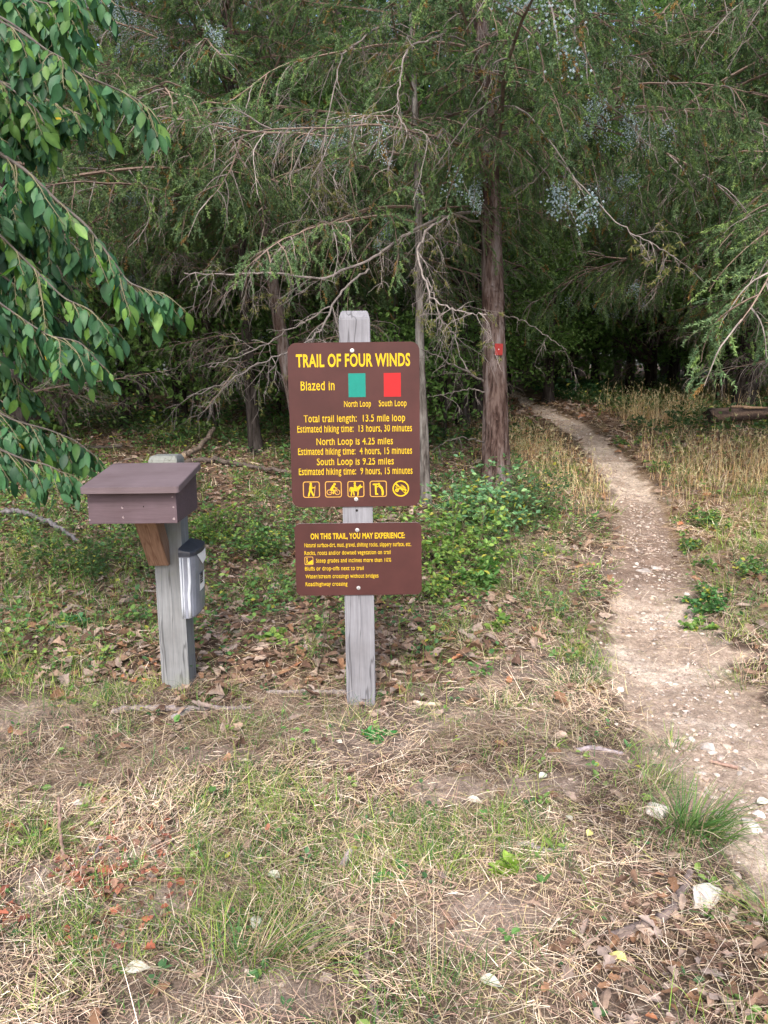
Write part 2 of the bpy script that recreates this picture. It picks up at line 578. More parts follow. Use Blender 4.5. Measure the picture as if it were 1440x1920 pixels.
C = mixc(C, (0.045, 0.06, 0.022), 0.75 * green_far)
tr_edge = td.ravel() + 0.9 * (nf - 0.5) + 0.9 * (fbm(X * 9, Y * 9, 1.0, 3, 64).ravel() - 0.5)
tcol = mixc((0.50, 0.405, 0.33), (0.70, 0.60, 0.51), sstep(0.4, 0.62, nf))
tcol = mixc(tcol, (0.225, 0.165, 0.135), 0.8 * sstep(4.9, 5.8, Y.ravel()) * sstep(8.4, 7.2, Y.ravel()))  # shade of the trees on this stretch, painted into the dirt colour
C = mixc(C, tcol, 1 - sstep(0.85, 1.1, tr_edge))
nx, ny = X.shape
i, k = np.meshgrid(np.arange(nx - 1), np.arange(ny - 1), indexing='ij')
F = np.stack([i * ny + k, (i + 1) * ny + k, (i + 1) * ny + k + 1, i * ny + k + 1], -1).reshape(-1, 4)
ftd = tr_edge.reshape(nx, ny)[:-1, :-1].reshape(-1)
on_trail = ftd < 1.0
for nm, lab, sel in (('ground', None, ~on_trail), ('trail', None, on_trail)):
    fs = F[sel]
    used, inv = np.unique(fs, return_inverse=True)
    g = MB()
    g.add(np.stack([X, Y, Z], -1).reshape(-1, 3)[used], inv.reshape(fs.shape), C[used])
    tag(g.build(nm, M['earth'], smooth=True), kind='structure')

# ------------------------------------------------------------------ shaped solids
def rounded_box(sx, sy, sz, bev=0.004, seg=2, taper=None):
    """box centred in x and y, standing on z = 0, with bevelled edges"""
    import bmesh
    bm = bmesh.new()
    bmesh.ops.create_cube(bm, size=1.0)
    for v in bm.verts:
        v.co = Vector((v.co.x * sx, v.co.y * sy, (v.co.z + 0.5) * sz))
    if taper:
        taper(bm)
    bmesh.ops.bevel(bm, geom=list(bm.edges), offset=bev, segments=seg, affect='EDGES', profile=0.6)
    return bm

def bm_obj(name, bm, mat, parent=None, loc=(0, 0, 0), rot=(0, 0, 0)):
    import bmesh
    bmesh.ops.recalc_face_normals(bm, faces=list(bm.faces))
    me = bpy.data.meshes.new(name)
    bm.to_mesh(me)
    bm.free()
    for mm in (mat if isinstance(mat, (list, tuple)) else [mat]):
        me.materials.append(mm)
    o = bpy.data.objects.new(name, me)
    COL.objects.link(o)
    o.location = loc
    o.rotation_euler = rot
    if parent:
        o.parent = parent
    return o

def round_rect(w_, h_, r, n=7):
    pts = []
    for cx, cz, a0 in ((w_ / 2 - r, h_ / 2 - r, 0), (-w_ / 2 + r, h_ / 2 - r, 90), (-w_ / 2 + r, -h_ / 2 + r, 180), (w_ / 2 - r, -h_ / 2 + r, 270)):
        for q in range(n + 1):
            a = R(a0 + 90 * q / n)
            pts.append((cx + r * math.cos(a), cz + r * math.sin(a)))
    return np.array(pts)

def plate(mb, pts, y0, y1, mat=0, side=None, holes=None):
    """extrude a 2-D outline (x, z) from y0 (front) to y1 (back)"""
    n = len(pts)
    A = np.column_stack([pts[:, 0], np.full(n, y0), pts[:, 1]])
    Bk = np.column_stack([pts[:, 0], np.full(n, y1), pts[:, 1]])
    mb.add(A, np.arange(n), mat=mat)
    mb.add(Bk, np.arange(n)[::-1].copy(), mat=mat)
    q = np.arange(n)
    mb.add(np.vstack([A, Bk]), np.stack([q, n + q, n + (q + 1) % n, (q + 1) % n], -1), mat=mat if side is None else side)

# ------------------------------------------------------------------ the trail sign
def square_post(h, s=0.14, cham=0.035):
    import bmesh
    bm = bmesh.new()
    rings = []
    for z in list(np.linspace(-0.25, h - cham, 12)):
        rings.append((s / 2, z))
    rings.append((s / 2 - cham * 0.32, h))
    bmv = []
    for hw, z in rings:
        bmv.append([bm.verts.new((sx * hw, sy * (hw if z < h - 1e-6 else hw - 0.006), z)) for sx, sy in ((-1, -1), (1, -1), (1, 1), (-1, 1))])
    for a, c_ in zip(bmv, bmv[1:]):
        for q in range(4):
            bm.faces.new((a[q], a[(q + 1) % 4], c_[(q + 1) % 4], c_[q]))
    bm.faces.new(bmv[0][::-1])
    bm.faces.new(bmv[-1])
    ed = [e for e in bm.edges if abs(e.verts[0].co.z - e.verts[1].co.z) > 0.001 or e.verts[0].co.z > h - cham - 1e-4]
    bmesh.ops.bevel(bm, geom=ed, offset=0.004, segments=2, affect='EDGES')
    return bm

sb = ground_px(677, 1316)
SY = sb[1] + 0.07                                   # post centre
SGZ = float(ground_z(sb[0], SY))
sign = empty('trail_sign', (sb[0], SY, SGZ))
tag(sign, 'tall grey timber post carrying two brown trail information panels with yellow lettering', 'sign')
yf = SY - 0.07                                      # the post's front face
top = at_y(662, 582, yf)
bm_obj('post', square_post(top[2] - SGZ), M['post'], sign)

def text_mesh(s, bold=0.010):
    cu = bpy.data.curves.new('lettering', 'FONT')
    cu.body = s
    cu.size = 1.0
    cu.offset = bold
    cu.space_character = 1.06
    cu.resolution_u = 3
    o = bpy.data.objects.new('lettering', cu)
    COL.objects.link(o)
    dg = bpy.context.evaluated_depsgraph_get()
    me = bpy.data.meshes.new_from_object(o.evaluated_get(dg))
    bpy.data.objects.remove(o)
    bpy.data.curves.remove(cu)
    V = np.array([v.co[:] for v in me.vertices])
    Fs = {}
    for p in me.polygons:
        Fs.setdefault(len(p.vertices), []).append(list(p.vertices))
    bpy.data.meshes.remove(me)
    return V, [np.array(f) for f in Fs.values()]

_cap = text_mesh('H')[0]
CAP0, CAP1 = _cap[:, 1].min(), _cap[:, 1].max()
_x = text_mesh('x')[0]
XH = _x[:, 1].max()

class Panel:
    """one sheet-metal panel: origin at its centre, x right, z up; u, v run from its top left corner"""
    def __init__(self, px0, px1, py0, py1, r, parent, label):
        yp = yf - 0.004
        pm = at_y((px0 + px1) / 2, (py0 + py1) / 2, yp)
        pt, pb = at_y((px0 + px1) / 2, py0, yp), at_y((px0 + px1) / 2, py1, yp)
        pl, pr = at_y(px0, (py0 + py1) / 2, yp), at_y(px1, (py0 + py1) / 2, yp)
        self.w, self.h = pr[0] - pl[0], pt[2] - pb[2]
        mb = MB()
        plate(mb, round_rect(self.w, self.h, r), -0.0025, 0.0015, 0, 1)
        self.o = mb.build('sign_panel', [M['sign'], M['edge']], parent, loc=(pm[0] - sign.location.x, yp - SY, pm[2] - SGZ))
        tag(self.o, label)
        self.lay = 0
    def P(self, u, v):
        return (u - 0.5) * self.w, (0.5 - v) * self.h
    def flat(self, mb, pts, mat=0):
        """one flat painted shape; each lies a hair above the one before"""
        y = -0.0031 - 0.00002 * self.lay
        self.lay = (self.lay + 1) % 12
        mb.add([(p[0], y, p[1]) for p in pts], np.arange(len(pts)), mat=mat)
    def text(self, mb, s, u0, u1, v0, v1):
        V, fs = text_mesh(s, 0.028 if s.isupper() else 0.008)
        if not s.isupper():                         # tall x-height, as on the painted panel
            V[:, 1] = np.interp(V[:, 1], [-1, 0, XH, CAP1, CAP1 + 1], [-0.8, 0, 0.80 * CAP1, CAP1, CAP1 + 1])
        x0, z1 = self.P(u0, v0)
        x1, z0 = self.P(u1, v1)
        sx = (x1 - x0) / (V[:, 0].max() - V[:, 0].min())
        sz = (z1 - z0) / (CAP1 - CAP0)
        W = np.column_stack([x0 + (V[:, 0] - V[:, 0].min()) * sx, np.full(len(V), -0.0031), z0 + (V[:, 1] - CAP0) * sz])
        mb.add(W, fs)
    def rect(self, u0, u1, v0, v1, name, mat, label=None):
        mb = MB()
        x0, z1 = self.P(u0, v0)
        x1, z0 = self.P(u1, v1)
        plate(mb, np.array([(x0, z0), (x1, z0), (x1, z1), (x0, z1)]), -0.0033, -0.0026)
        o = mb.build(name, mat, self.o)
        if label:
            tag(o, label)
    def screw(self, u, v):
        x, z = self.P(u, v)
        mb = MB()
        a = np.arange(12) * 2 * math.pi / 12
        def ring(r, y):
            return np.column_stack([x + r * np.cos(a), np.full(12, y), z + r * np.sin(a)])
        q = np.arange(12)
        Vs = np.vstack([ring(0.0095, -0.0026), ring(0.0095, -0.0042), ring(0.0065, -0.0044), ring(0.0058, -0.0085)])
        mb.add(Vs, [np.stack([q + 12 * k, q + 12 * (k + 1), (q + 1) % 12 + 12 * (k + 1), (q + 1) % 12 + 12 * k], -1) for k in range(3)])
        mb.add(ring(0.0058, -0.0085), np.arange(12))
        mb.add([(x + 0.0018 * math.cos(k), -0.0088, z + 0.0018 * math.sin(k)) for k in np.arange(6) * math.pi / 3], np.arange(6), mat=1)
        mb.build('screw', [M['zinc'], M['hole']], self.o)

def disc(c, r, n=18):
    return [(c[0] + r * math.cos(k * 2 * math.pi / n), c[1] + r * math.sin(k * 2 * math.pi / n)) for k in range(n)]

class Icon:
    """a pictogram in a unit square: strokes, discs, rings and outlines"""
    def __init__(self, panel, u0, u1, v0, v1, name, label):
        self.p = panel
        x0, z1 = panel.P(u0, v0)
        x1, z0 = panel.P(u1, v1)
        self.f = lambda q: (x0 + (x1 - x0) * q[0], z0 + (z1 - z0) * q[1])
        self.mb, self.name, self.label = MB(), name, label
    def poly(self, pts, mat=0):
        self.p.flat(self.mb, [self.f(q) for q in pts], mat)
    def stroke(self, pts, wd, mat=0):
        for a, c_ in zip(pts, pts[1:]):
            dx, dy = c_[0] - a[0], c_[1] - a[1]
            l = math.hypot(dx, dy)
            nx_, ny_ = -dy / l * wd / 2, dx / l * wd / 2
            self.poly([(a[0] + nx_, a[1] + ny_), (a[0] - nx_, a[1] - ny_), (c_[0] - nx_, c_[1] - ny_), (c_[0] + nx_, c_[1] + ny_)], mat)
        for a in pts:
            self.poly(disc(a, wd / 2, 10), mat)
    def ring(self, c, r0, r1, mat=0, n=28):
        for k in range(n):
            a0, a1 = k * 2 * math.pi / n, (k + 1) * 2 * math.pi / n
            self.poly([(c[0] + r0 * math.cos(a0), c[1] + r0 * math.sin(a0)), (c[0] + r1 * math.cos(a0), c[1] + r1 * math.sin(a0)),
                       (c[0] + r1 * math.cos(a1), c[1] + r1 * math.sin(a1)), (c[0] + r0 * math.cos(a1), c[1] + r0 * math.sin(a1))], mat)
            self.p.lay = (self.p.lay - 1) % 12
        self.p.lay = (self.p.lay + 1) % 12
    def frame(self, wd=0.05):
        o = round_rect(1.0, 1.0, 0.14, 5) + 0.5
        i_ = round_rect(1.0 - 2 * wd, 1.0 - 2 * wd, 0.10, 5) + 0.5
        for k in range(len(o)):
            q = (k + 1) % len(o)
            self.poly([o[k], o[q], i_[q], i_[k]], 1)
            self.p.lay = (self.p.lay - 1) % 12
        self.p.lay = (self.p.lay + 1) % 12
    def done(self):
        o = self.mb.build(self.name, [M['yellow'], M['pale_yellow'], M['sign']], self.p.o)
        tag(o, self.label)

PA = Panel(543.5, 787, 644.5, 952.5, 0.040, sign, 'tall upper brown panel headed TRAIL OF FOUR WINDS')
mb = MB()
for s, u0, u1, v0, v1 in [
        ('TRAIL OF FOUR WINDS', .063, .929, .069, .143), ('Blazed in', .093, .351, .229, .283),
        ('North Loop', .421, .627, .349, .385), ('South Loop', .687, .900, .348, .384),
        ('Total trail length:  13.5 mile loop', .109, .888, .433, .475),
        ('Estimated hiking time:  13 hours, 30 minutes', .057, .940, .496, .537),
        ('North Loop is 4.25 miles', .202, .792, .574, .615),
        ('Estimated hiking time:  4 hours, 15 minutes', .058, .939, .634, .675),
        ('South Loop is 9.25 miles', .201, .797, .698, .739),
        ('Estimated hiking time:  9 hours, 15 minutes', .059, .942, .758, .799)]:
    PA.text(mb, s, u0, u1, v0, v1)
mb.build('lettering', M['yellow'], PA.o)
PA.rect(.457, .588, .184, .326, 'blaze_sample', M['teal'], 'teal green blaze sample for the north loop')
PA.rect(.727, .857, .184, .326, 'blaze_sample', M['red'], 'red blaze sample for the south loop')
PA.screw(.49, .049)
PA.screw(.50, .953)

ic = Icon(PA, .087, .218, .839, .940, 'pictogram', 'hiker with a walking stick in a square frame')
ic.frame()
ic.poly(disc((.47, .86), .075))
ic.stroke([(.47, .72), (.44, .52)], .17)
ic.stroke([(.42, .46), (.37, .28), (.33, .12)], .10)
ic.stroke([(.47, .46), (.55, .28), (.62, .12)], .10)
ic.stroke([(.50, .72), (.57, .60), (.70, .62)], .06)
ic.stroke([(.73, .72), (.66, .12)], .035, 1)
ic.done()
ic = Icon(PA, .259, .389, .839, .940, 'pictogram', 'cyclist riding a bicycle in a square frame')
ic.frame()
ic.ring((.26, .32), .125, .17, 1)
ic.ring((.74, .32), .125, .17, 1)
ic.poly(disc((.58, .82), .075))
ic.stroke([(.50, .70), (.38, .50)], .15)
ic.stroke([(.52, .72), (.62, .58), (.72, .57)], .06)
ic.stroke([(.36, .46), (.54, .44), (.50, .24)], .085)
ic.stroke([(.26, .32), (.46, .30), (.64, .50), (.74, .32)], .03, 1)
ic.done()
ic = Icon(PA, .434, .565, .839, .940, 'pictogram', 'rider on a horse in a square frame')
ic.frame()
ic.poly([(.16, .62), (.26, .64), (.40, .58), (.56, .58), (.66, .62), (.68, .40), (.58, .36), (.36, .38), (.20, .42)])
ic.poly([(.56, .56), (.70, .72), (.78, .80), (.80, .70), (.91, .66), (.87, .58), (.78, .58), (.70, .44), (.60, .40)])
ic.stroke([(.22, .48), (.25, .30), (.22, .12)], .075)
ic.stroke([(.30, .42), (.37, .28), (.39, .12)], .07)
ic.stroke([(.62, .44), (.63, .28), (.61, .12)], .075)
ic.stroke([(.17, .60), (.13, .46), (.15, .36)], .045)
ic.poly(disc((.44, .86), .068))
ic.stroke([(.44, .74), (.45, .60)], .13)
ic.stroke([(.46, .58), (.52, .44)], .07)
ic.stroke([(.47, .72), (.54, .62), (.60, .63)], .045)
ic.done()
ic = Icon(PA, .608, .741, .839, .940, 'pictogram', 'person bending to look through a viewing scope')
ic.frame()
ic.stroke([(.22, .78), (.46, .78)], .10)
ic.poly([(.29, .76), (.40, .76), (.40, .24), (.48, .22), (.50, .13), (.31, .13)])
ic.poly(disc((.54, .80), .07))
ic.stroke([(.58, .68), (.70, .55)], .15)
ic.stroke([(.72, .50), (.76, .30), (.75, .14)], .125)
ic.stroke([(.54, .68), (.44, .62), (.40, .66)], .055)
ic.done()
ic = Icon(PA, .785, .915, .839, .940, 'pictogram', 'motorbike inside a round no entry symbol')
ic.ring((.5, .5), .42, .50)
ic.ring((.27, .40), .045, .115)
ic.ring((.73, .40), .045, .115)
ic.stroke([(.27, .42), (.44, .52), (.62, .48), (.73, .40)], .09)
ic.stroke([(.22, .60), (.40, .58), (.60, .60), (.76, .56)], .07)
ic.stroke([(.50, .72), (.60, .70), (.70, .62)], .04)
ic.stroke([(.20, .80), (.80, .20)], .175, 2)
ic.ring((.5, .5), .42, .50)
ic.stroke([(.20, .80), (.80, .20)], .095)
ic.done()

PB = Panel(554, 790.5, 981, 1116, 0.027, sign, 'short lower brown panel headed ON THIS TRAIL, YOU MAY EXPERIENCE')
mb = MB()
for s, u0, u1, v0, v1 in [
        ('ON THIS TRAIL, YOU MAY EXPERIENCE:', .125, .869, .137, .214),
        ('Natural surface-dirt, mud, gravel, shifting rocks, slippery surface, etc.', .075, .918, .270, .325),
        ('Rocks, roots and/or downed vegetation on trail', .073, .755, .378, .432),
        ('Steep grades and inclines more than 10%', .163, .758, .485, .539),
        ('Bluffs or drop-offs next to trail', .074, .540, .595, .649),
        ('Water/stream crossings without bridges', .076, .656, .704, .758),
        ('Road/highway crossing', .075, .408, .813, .867)]:
    PB.text(mb, s, u0, u1, v0, v1)
mb.build('lettering', M['yellow'], PB.o)
ic = Icon(PB, .072, .142, .455, .570, 'pictogram', 'small steep slope symbol in a square frame')
ic.frame(.07)
ic.poly([(.08, .10), (.92, .10), (.92, .62), (.55, .42), (.30, .16), (.08, .14)])
ic.poly(disc((.28, .80), .075))
ic.stroke([(.28, .66), (.30, .45), (.24, .28)], .10)
ic.stroke([(.32, .42), (.46, .32)], .08)
ic.done()
PB.screw(.494, .095)
PB.screw(.496, .898)
# open bolt hole in the post between the panels
mb = MB()
hp = at_y(669, 957, yf)
mb.add([(hp[0] - sb[0] + 0.006 * math.cos(k), yf - SY - 0.0012, hp[2] - SGZ + 0.006 * math.sin(k)) for k in np.arange(10) * math.pi / 5], np.arange(10))
mb.build('bolt_hole', M['hole'], sign)

# ------------------------------------------------------------------ the register box on its post
rb = ground_px(326, 1296)
BX, BY = -1.067, rb[1] + 0.07
BGZ = float(ground_z(BX, BY))
reg = empty('register_box', (BX, BY, BGZ))
tag(reg, 'mauve brown slant-topped wooden register box on a short grey post with a brace', 'register box')
bf = BY - 0.07
ptop = at_y(300, 856, bf)[2]
bm_obj('post', square_post(ptop - BGZ, cham=0.022), M['post_green'], reg, rot=(0, 0, R(-1.0)))
# box: front wall lower than the back, a thick overhanging sloping lid
fy = bf - 0.395                                     # front of the box
pL, pR = at_y(167, 983, fy), at_y(333, 983, fy)
zb = pL[2]
zf = at_y(250, 921, fy)[2]
bw = pR[0] - pL[0]
bcx = (pL[0] + pR[0]) / 2
zk = at_y(300, 872, bf - 0.005)[2] - 0.022          # back wall top
import bmesh
def sheath(bm):
    for v in bm.verts:
        if v.co.z > 0.01:
            v.co.z = (zf - zb) if v.co.y < 0 else (zk - zb)
bx = bm_obj('box', rounded_box(bw, 0.392, 0.15, 0.003, 2, sheath), M['box_paint'], reg, (bcx - BX, (fy + bf - 0.003) / 2 - BY, zb - BGZ))
slope = math.atan2(zk - zf, 0.392)
lidlen = 0.455
lw = at_y(344, 914, fy - 0.03)[0] - at_y(159, 914, fy - 0.03)[0]
bml = bmesh.new()
for pts_z in (0,):
    o = round_rect(lw, lidlen, 0.016, 4)
    vb = [bml.verts.new((x, y, 0)) for x, y in o]
    vt = [bml.verts.new((x, y, 0.028)) for x, y in o]
    bml.faces.new(vb[::-1])
    ft = bml.faces.new(vt)
    for q in range(len(o)):
        bml.faces.new((vb[q], vb[(q + 1) % len(o)], vt[(q + 1) % len(o)], vt[q]))
    bmesh.ops.bevel(bml, geom=[e for e in ft.edges], offset=0.0022, segments=2, affect='EDGES')
lid = bm_obj('lid', bml, M['lid_paint'], reg,
             (bcx - BX + 0.008, (fy + bf) / 2 - BY - 0.024, (zf + zk) / 2 - BGZ + 0.004 - 0.024 * math.tan(slope)), (slope, 0, 0))
# filled nail holes and chipped corners on the front board
mb = MB()
def spot(px, py, r, mat, e=1.0):
    p = at_y(px, py, fy - 0.0022)
    mb.add([(p[0] - BX + r * e * math.cos(k), fy - 0.0022 - BY, p[2] - BGZ + r * math.sin(k) * (0.8 + 0.35 * ((q * 7) % 3))) for q, k in enumerate(np.arange(9) * 2 * math.pi / 9)], np.arange(9), mat=mat)
for px, py, r, mt, e in [(229, 952, .0050, 1, 1), (231, 970, .0050, 1, 1), (269, 950, .0028, 0, 1), (325, 951, .003, 1, 1.5), (326, 973, .005, 1, 1.2), (323, 932, .003, 1, 1.6),
                         (165, 951, .003, 1, 1), (168, 975, .003, 1, 1.6), (166, 930, .002, 1, 2), (230, 950.5, .0026, 0, 1), (232, 969, .0024, 0, 1)]:
    spot(px, py, r, mt, e)
mb.build('nail_marks', [M['hole'], M['chip']], bx).location = (-bx.location.x, -bx.location.y, -bx.location.z)
# brace: raw timber from the post up and forward under the box
lo = np.array([at_y(301, 1058, bf)[0] - BX, bf - BY, at_y(301, 1058, bf)[2] - BGZ])
bmb = bmesh.new()
wd = 0.098
zt = zb - BGZ - 0.001
y0 = lo[1]
prof = [(y0, lo[2]), (y0, lo[2] + 0.15), (y0 - 0.098 - 0.03, zt), (y0 - 0.262, zt), (y0 - 0.02, lo[2])]
prof = [(y0 - 0.0015, lo[2]), (y0 - 0.0015, lo[2] + 0.115), (y0 - 0.105, zt), (y0 - 0.235, zt), (y0 - 0.032, lo[2])]
ring = [[bmb.verts.new((lo[0] + sx * wd / 2, y, z)) for y, z in prof] for sx in (-1, 1)]
bmb.faces.new(ring[0])
bmb.faces.new(ring[1][::-1])
for q in range(len(prof)):
    bmb.faces.new((ring[0][q], ring[1][q], ring[1][(q + 1) % len(prof)], ring[0][(q + 1) % len(prof)]))
bmesh.ops.bevel(bmb, geom=list(bmb.edges), offset=0.0025, segments=2, affect='EDGES')
bm_obj('brace', bmb, M['brace'], reg)

# ------------------------------------------------------------------ brochure holder screwed to the post's right side
hx0 = BX + 0.0715
hy0, hy1 = BY - 0.150, BY + 0.115
hzt = at_y(337, 1040, hy0)[2]
hzb = at_y(337, 1160, hy0)[2]
hold = empty('brochure_holder', (hx0, (hy0 + hy1) / 2, hzb))
hold.parent = reg
hold.location = (hx0 - BX, (hy0 + hy1) / 2 - BY, hzb - BGZ)
tag(hold, 'grey plastic brochure holder with a dark slate lid')
H = hzt - hzb
hw_ = (hy1 - hy0) / 2
def holder_outline(grow=0.0, depth=0.082):
    """plan of the holder seen from above: flat at the post, bowed to the front"""
    pts = [(0, -hw_ - grow), (depth * 0.62 + grow, -hw_ - grow)]
    for q in range(7):
        a = R(-80 + 160 * q / 6)
        pts.append((depth * 0.72 + (depth * 0.28 + grow) * math.cos(a), (hw_ * 0.92 + grow) * math.sin(a)))
    pts += [(depth * 0.62 + grow, hw_ + grow), (0, hw_ + grow)]
    return np.array(pts)
def loft(mb, secs, mat=0):
    V = np.concatenate([np.column_stack([s[:, 0], s[:, 1], z]) for s, z in secs])
    n = len(secs[0][0])
    q = np.arange(n)
    for k in range(len(secs) - 1):
        mb.add(V[k * n:(k + 2) * n], np.stack([q, (q + 1) % n, n + (q + 1) % n, n + q], -1), mat=mat)
    mb.add(V[:n], q[::-1].copy(), mat=mat)
    mb.add(V[-n:], q, mat=mat)
mb = MB()
o1 = holder_outline()
secs = []
for f in (0, 0.03, 0.3, 0.7, 1.0):
    o = o1.copy()
    o[:, 0] *= (0.80 if f == 0 else 0.86 + 0.14 * f)
    secs.append((o, np.full(len(o), H * f)))
loft(mb, secs)
mb.build('body', M['holder'], hold)
mb = MB()                                           # pale moulded ribs on the near side and near corner
for xa, xb, ya in ((0.001, 0.012, -hw_ - 0.004), (0.015, 0.022, -hw_ - 0.003), (0.040, 0.056, -hw_ - 0.005)):
    V, fl = tube(np.array([[(xa + xb) / 2 * (0.86 if k < 0.5 else 1.0), ya + 0.003, 0.004 + (H - 0.02) * k] for k in np.linspace(0, 1, 6)]), [(xb - xa) / 2 * r for r in (0.9, 1, 1, 1, 1, .8)], 10)
    mb.add(V, fl)
mb.build('rib', M['holder_edge'], hold, smooth=True)
mb = MB()
o = holder_outline(0.007)
zz = np.where(o[:, 0] < 0.01, 0.030, 0.016)
loft(mb, [(o, np.full(len(o), H - 0.010)), (o, H + zz * 0.4), (o * 0.985, H + zz * 0.75), (o * 0.90, H + zz)])
mb.build('lid', M['holder_lid'], hold, smooth=False)
def on_front(y, z, lift):
    """a point on the bowed front of the holder"""
    s = max(-0.98, min(0.98, y / (hw_ * 0.92)))
    d = 0.082 * (0.86 + 0.14 * z / H)
    return (d * (0.72 + 0.28 * math.sqrt(1 - s * s)) + lift, y, z)
def patch(mb, y0_, y1_, z0_, z1_, lift, mat=0, n=6):
    ys = np.linspace(y0_, y1_, n)
    V = [on_front(y, z0_, lift) for y in ys] + [on_front(y, z1_, lift) for y in ys]
    q = np.arange(n - 1)
    mb.add(V, np.stack([q, q + 1, n + q + 1, n + q], -1), mat=mat)
mb = MB()
patch(mb, -0.050, 0.060, H * 0.36, H * 0.62, 0.0015)
patch(mb, -0.044, 0.012, H * 0.47, H * 0.63, 0.0028, 1)
for k in range(3):
    patch(mb, -0.036, 0.004 - 0.008 * k, H * (0.505 + 0.035 * k), H * (0.512 + 0.035 * k), 0.0038, 0)
mb.build('sticker', [M['paper'], M['ink']], hold)
leafl = MB()
V = [on_front(-0.085, H * 0.965, 0.004), on_front(0.085, H * 0.965, 0.005), on_front(0.088, H * 0.79, 0.008), on_front(-0.01, H * 0.77, 0.006)]
V2 = [(v[0] + 0.001, v[1], v[2]) for v in V]
leafl.add(V + V2, [np.array([[0, 1, 2, 3], [7, 6, 5, 4], [0, 4, 5, 1], [1, 5, 6, 2], [2, 6, 7, 3], [3, 7, 4, 0]])])
lf = leafl.build('leaflet', M['paper'])
lf.location = (hx0, (hy0 + hy1) / 2, hzb)
tag(lf, 'folded white paper leaflet poking out under the dark lid of the brochure holder', 'leaflet')

# ------------------------------------------------------------------ trees: trunks
def trunk_mb(height, r0, r1, lean=(0, 0), seed=0, n=28, nz=120, flare=0.35, ridge=0.13, flakes=0, wander=0.03):
    rng = np.random.default_rng(seed)
    z = np.concatenate([[-0.25], np.linspace(0, height, nz)])
    f = np.clip(z / height, 0, 1)
    cx = lean[0] * f + wander * (vnoise(z * 0.7, seed, 0, 3) - 0.5) * 2 * np.minimum(1, z.clip(0))
    cy = lean[1] * f + wander * (vnoise(z * 0.7, seed + 9.3, 0, 4) - 0.5) * 2 * np.minimum(1, z.clip(0))
    r = r0 + (r1 - r0) * f ** 0.85 + r0 * flare * np.exp(-z.clip(0) / (r0 * 2.2))
    a = np.arange(n) * 2 * math.pi / n
    Zg, Ag = np.meshgrid(z, a, indexing='ij')
    rid = np.abs(fbm(np.cos(Ag) * 4.5 + 7, np.sin(Ag) * 4.5 + 7, Zg * 1.7 + seed, 4, seed) - 0.5) * 2
    lob = vnoise(np.cos(Ag) * 1.3 + 3, np.sin(Ag) * 1.3 + 3, Zg * 0.35, seed + 5) - 0.5
    Rg = r[:, None] * (1 + ridge * (1 - 2.2 * rid) + 0.28 * lob)
    V = np.stack([cx[:, None] + Rg * np.cos(Ag), cy[:, None] + Rg * np.sin(Ag), Zg], -1)
    m_ = len(z)
    i, k = np.meshgrid(np.arange(m_ - 1), np.arange(n), indexing='ij')
    F = np.stack([i * n + k, i * n + (k + 1) % n, (i + 1) * n + (k + 1) % n, (i + 1) * n + k], -1).reshape(-1, 4)
    mb = MB()
    mb.add(V.reshape(-1, 3), [F, np.arange(n) + (m_ - 1) * n])
    if flakes:                                      # loose strips of bark
        for _ in range(flakes):
            z0 = rng.uniform(0.02, min(height * 0.8, 4.0))
            ln = rng.uniform(0.08, 0.35)
            th = rng.uniform(0, 2 * math.pi)
            wd_ = rng.uniform(0.006, 0.020)
            zz = np.linspace(z0, z0 + ln, 5)
            th = th + rng.normal() * 0.08 * np.linspace(-1, 1, 5)
            off = 0.003 + np.abs(np.linspace(-1, 1, 5)) ** 3 * rng.uniform(0, 0.022) * (np.linspace(-1, 1, 5) < rng.uniform(-1, 1.5)) + 0.002
            fz = np.clip(zz / height, 0, 1)
            rr = (r0 + (r1 - r0) * fz ** 0.85 + r0 * flare * np.exp(-zz / (r0 * 2.2))) * 1.06 + off
            ccx, ccy = np.interp(zz, z, cx), np.interp(zz, z, cy)
            dth = wd_ / rr * np.array([0.5, 1, 1, 0.9, 0.3])
            A = np.stack([ccx + rr * np.cos(th - dth), ccy + rr * np.sin(th - dth), zz], -1)
            B = np.stack([ccx + rr * np.cos(th + dth), ccy + rr * np.sin(th + dth), zz], -1)
            q = np.arange(4)
            mb.add(np.vstack([A, B]), np.stack([q, 5 + q, 6 + q, q + 1], -1))
    axis = lambda h: np.array([np.interp(h, z, cx), np.interp(h, z, cy), h])
    rad = lambda h: float(np.interp(h, z, r))
    return mb, axis, rad

# ------------------------------------------------------------------ cedar boughs
TWIG_GREY, TWIG_BROWN = np.array((0.235, 0.205, 0.19)), np.array((0.15, 0.11, 0.09))

def polyline(rng, p, d, length, n, droop, wob):
    pts = [np.array(p, float)]
    d = norm(np.array(d, float))
    for _ in range(n):
        d = norm(d + np.array([0, 0, -droop]) + rng.normal(size=3) * wob)
        pts.append(pts[-1] + d * length / n)
    return np.array(pts)

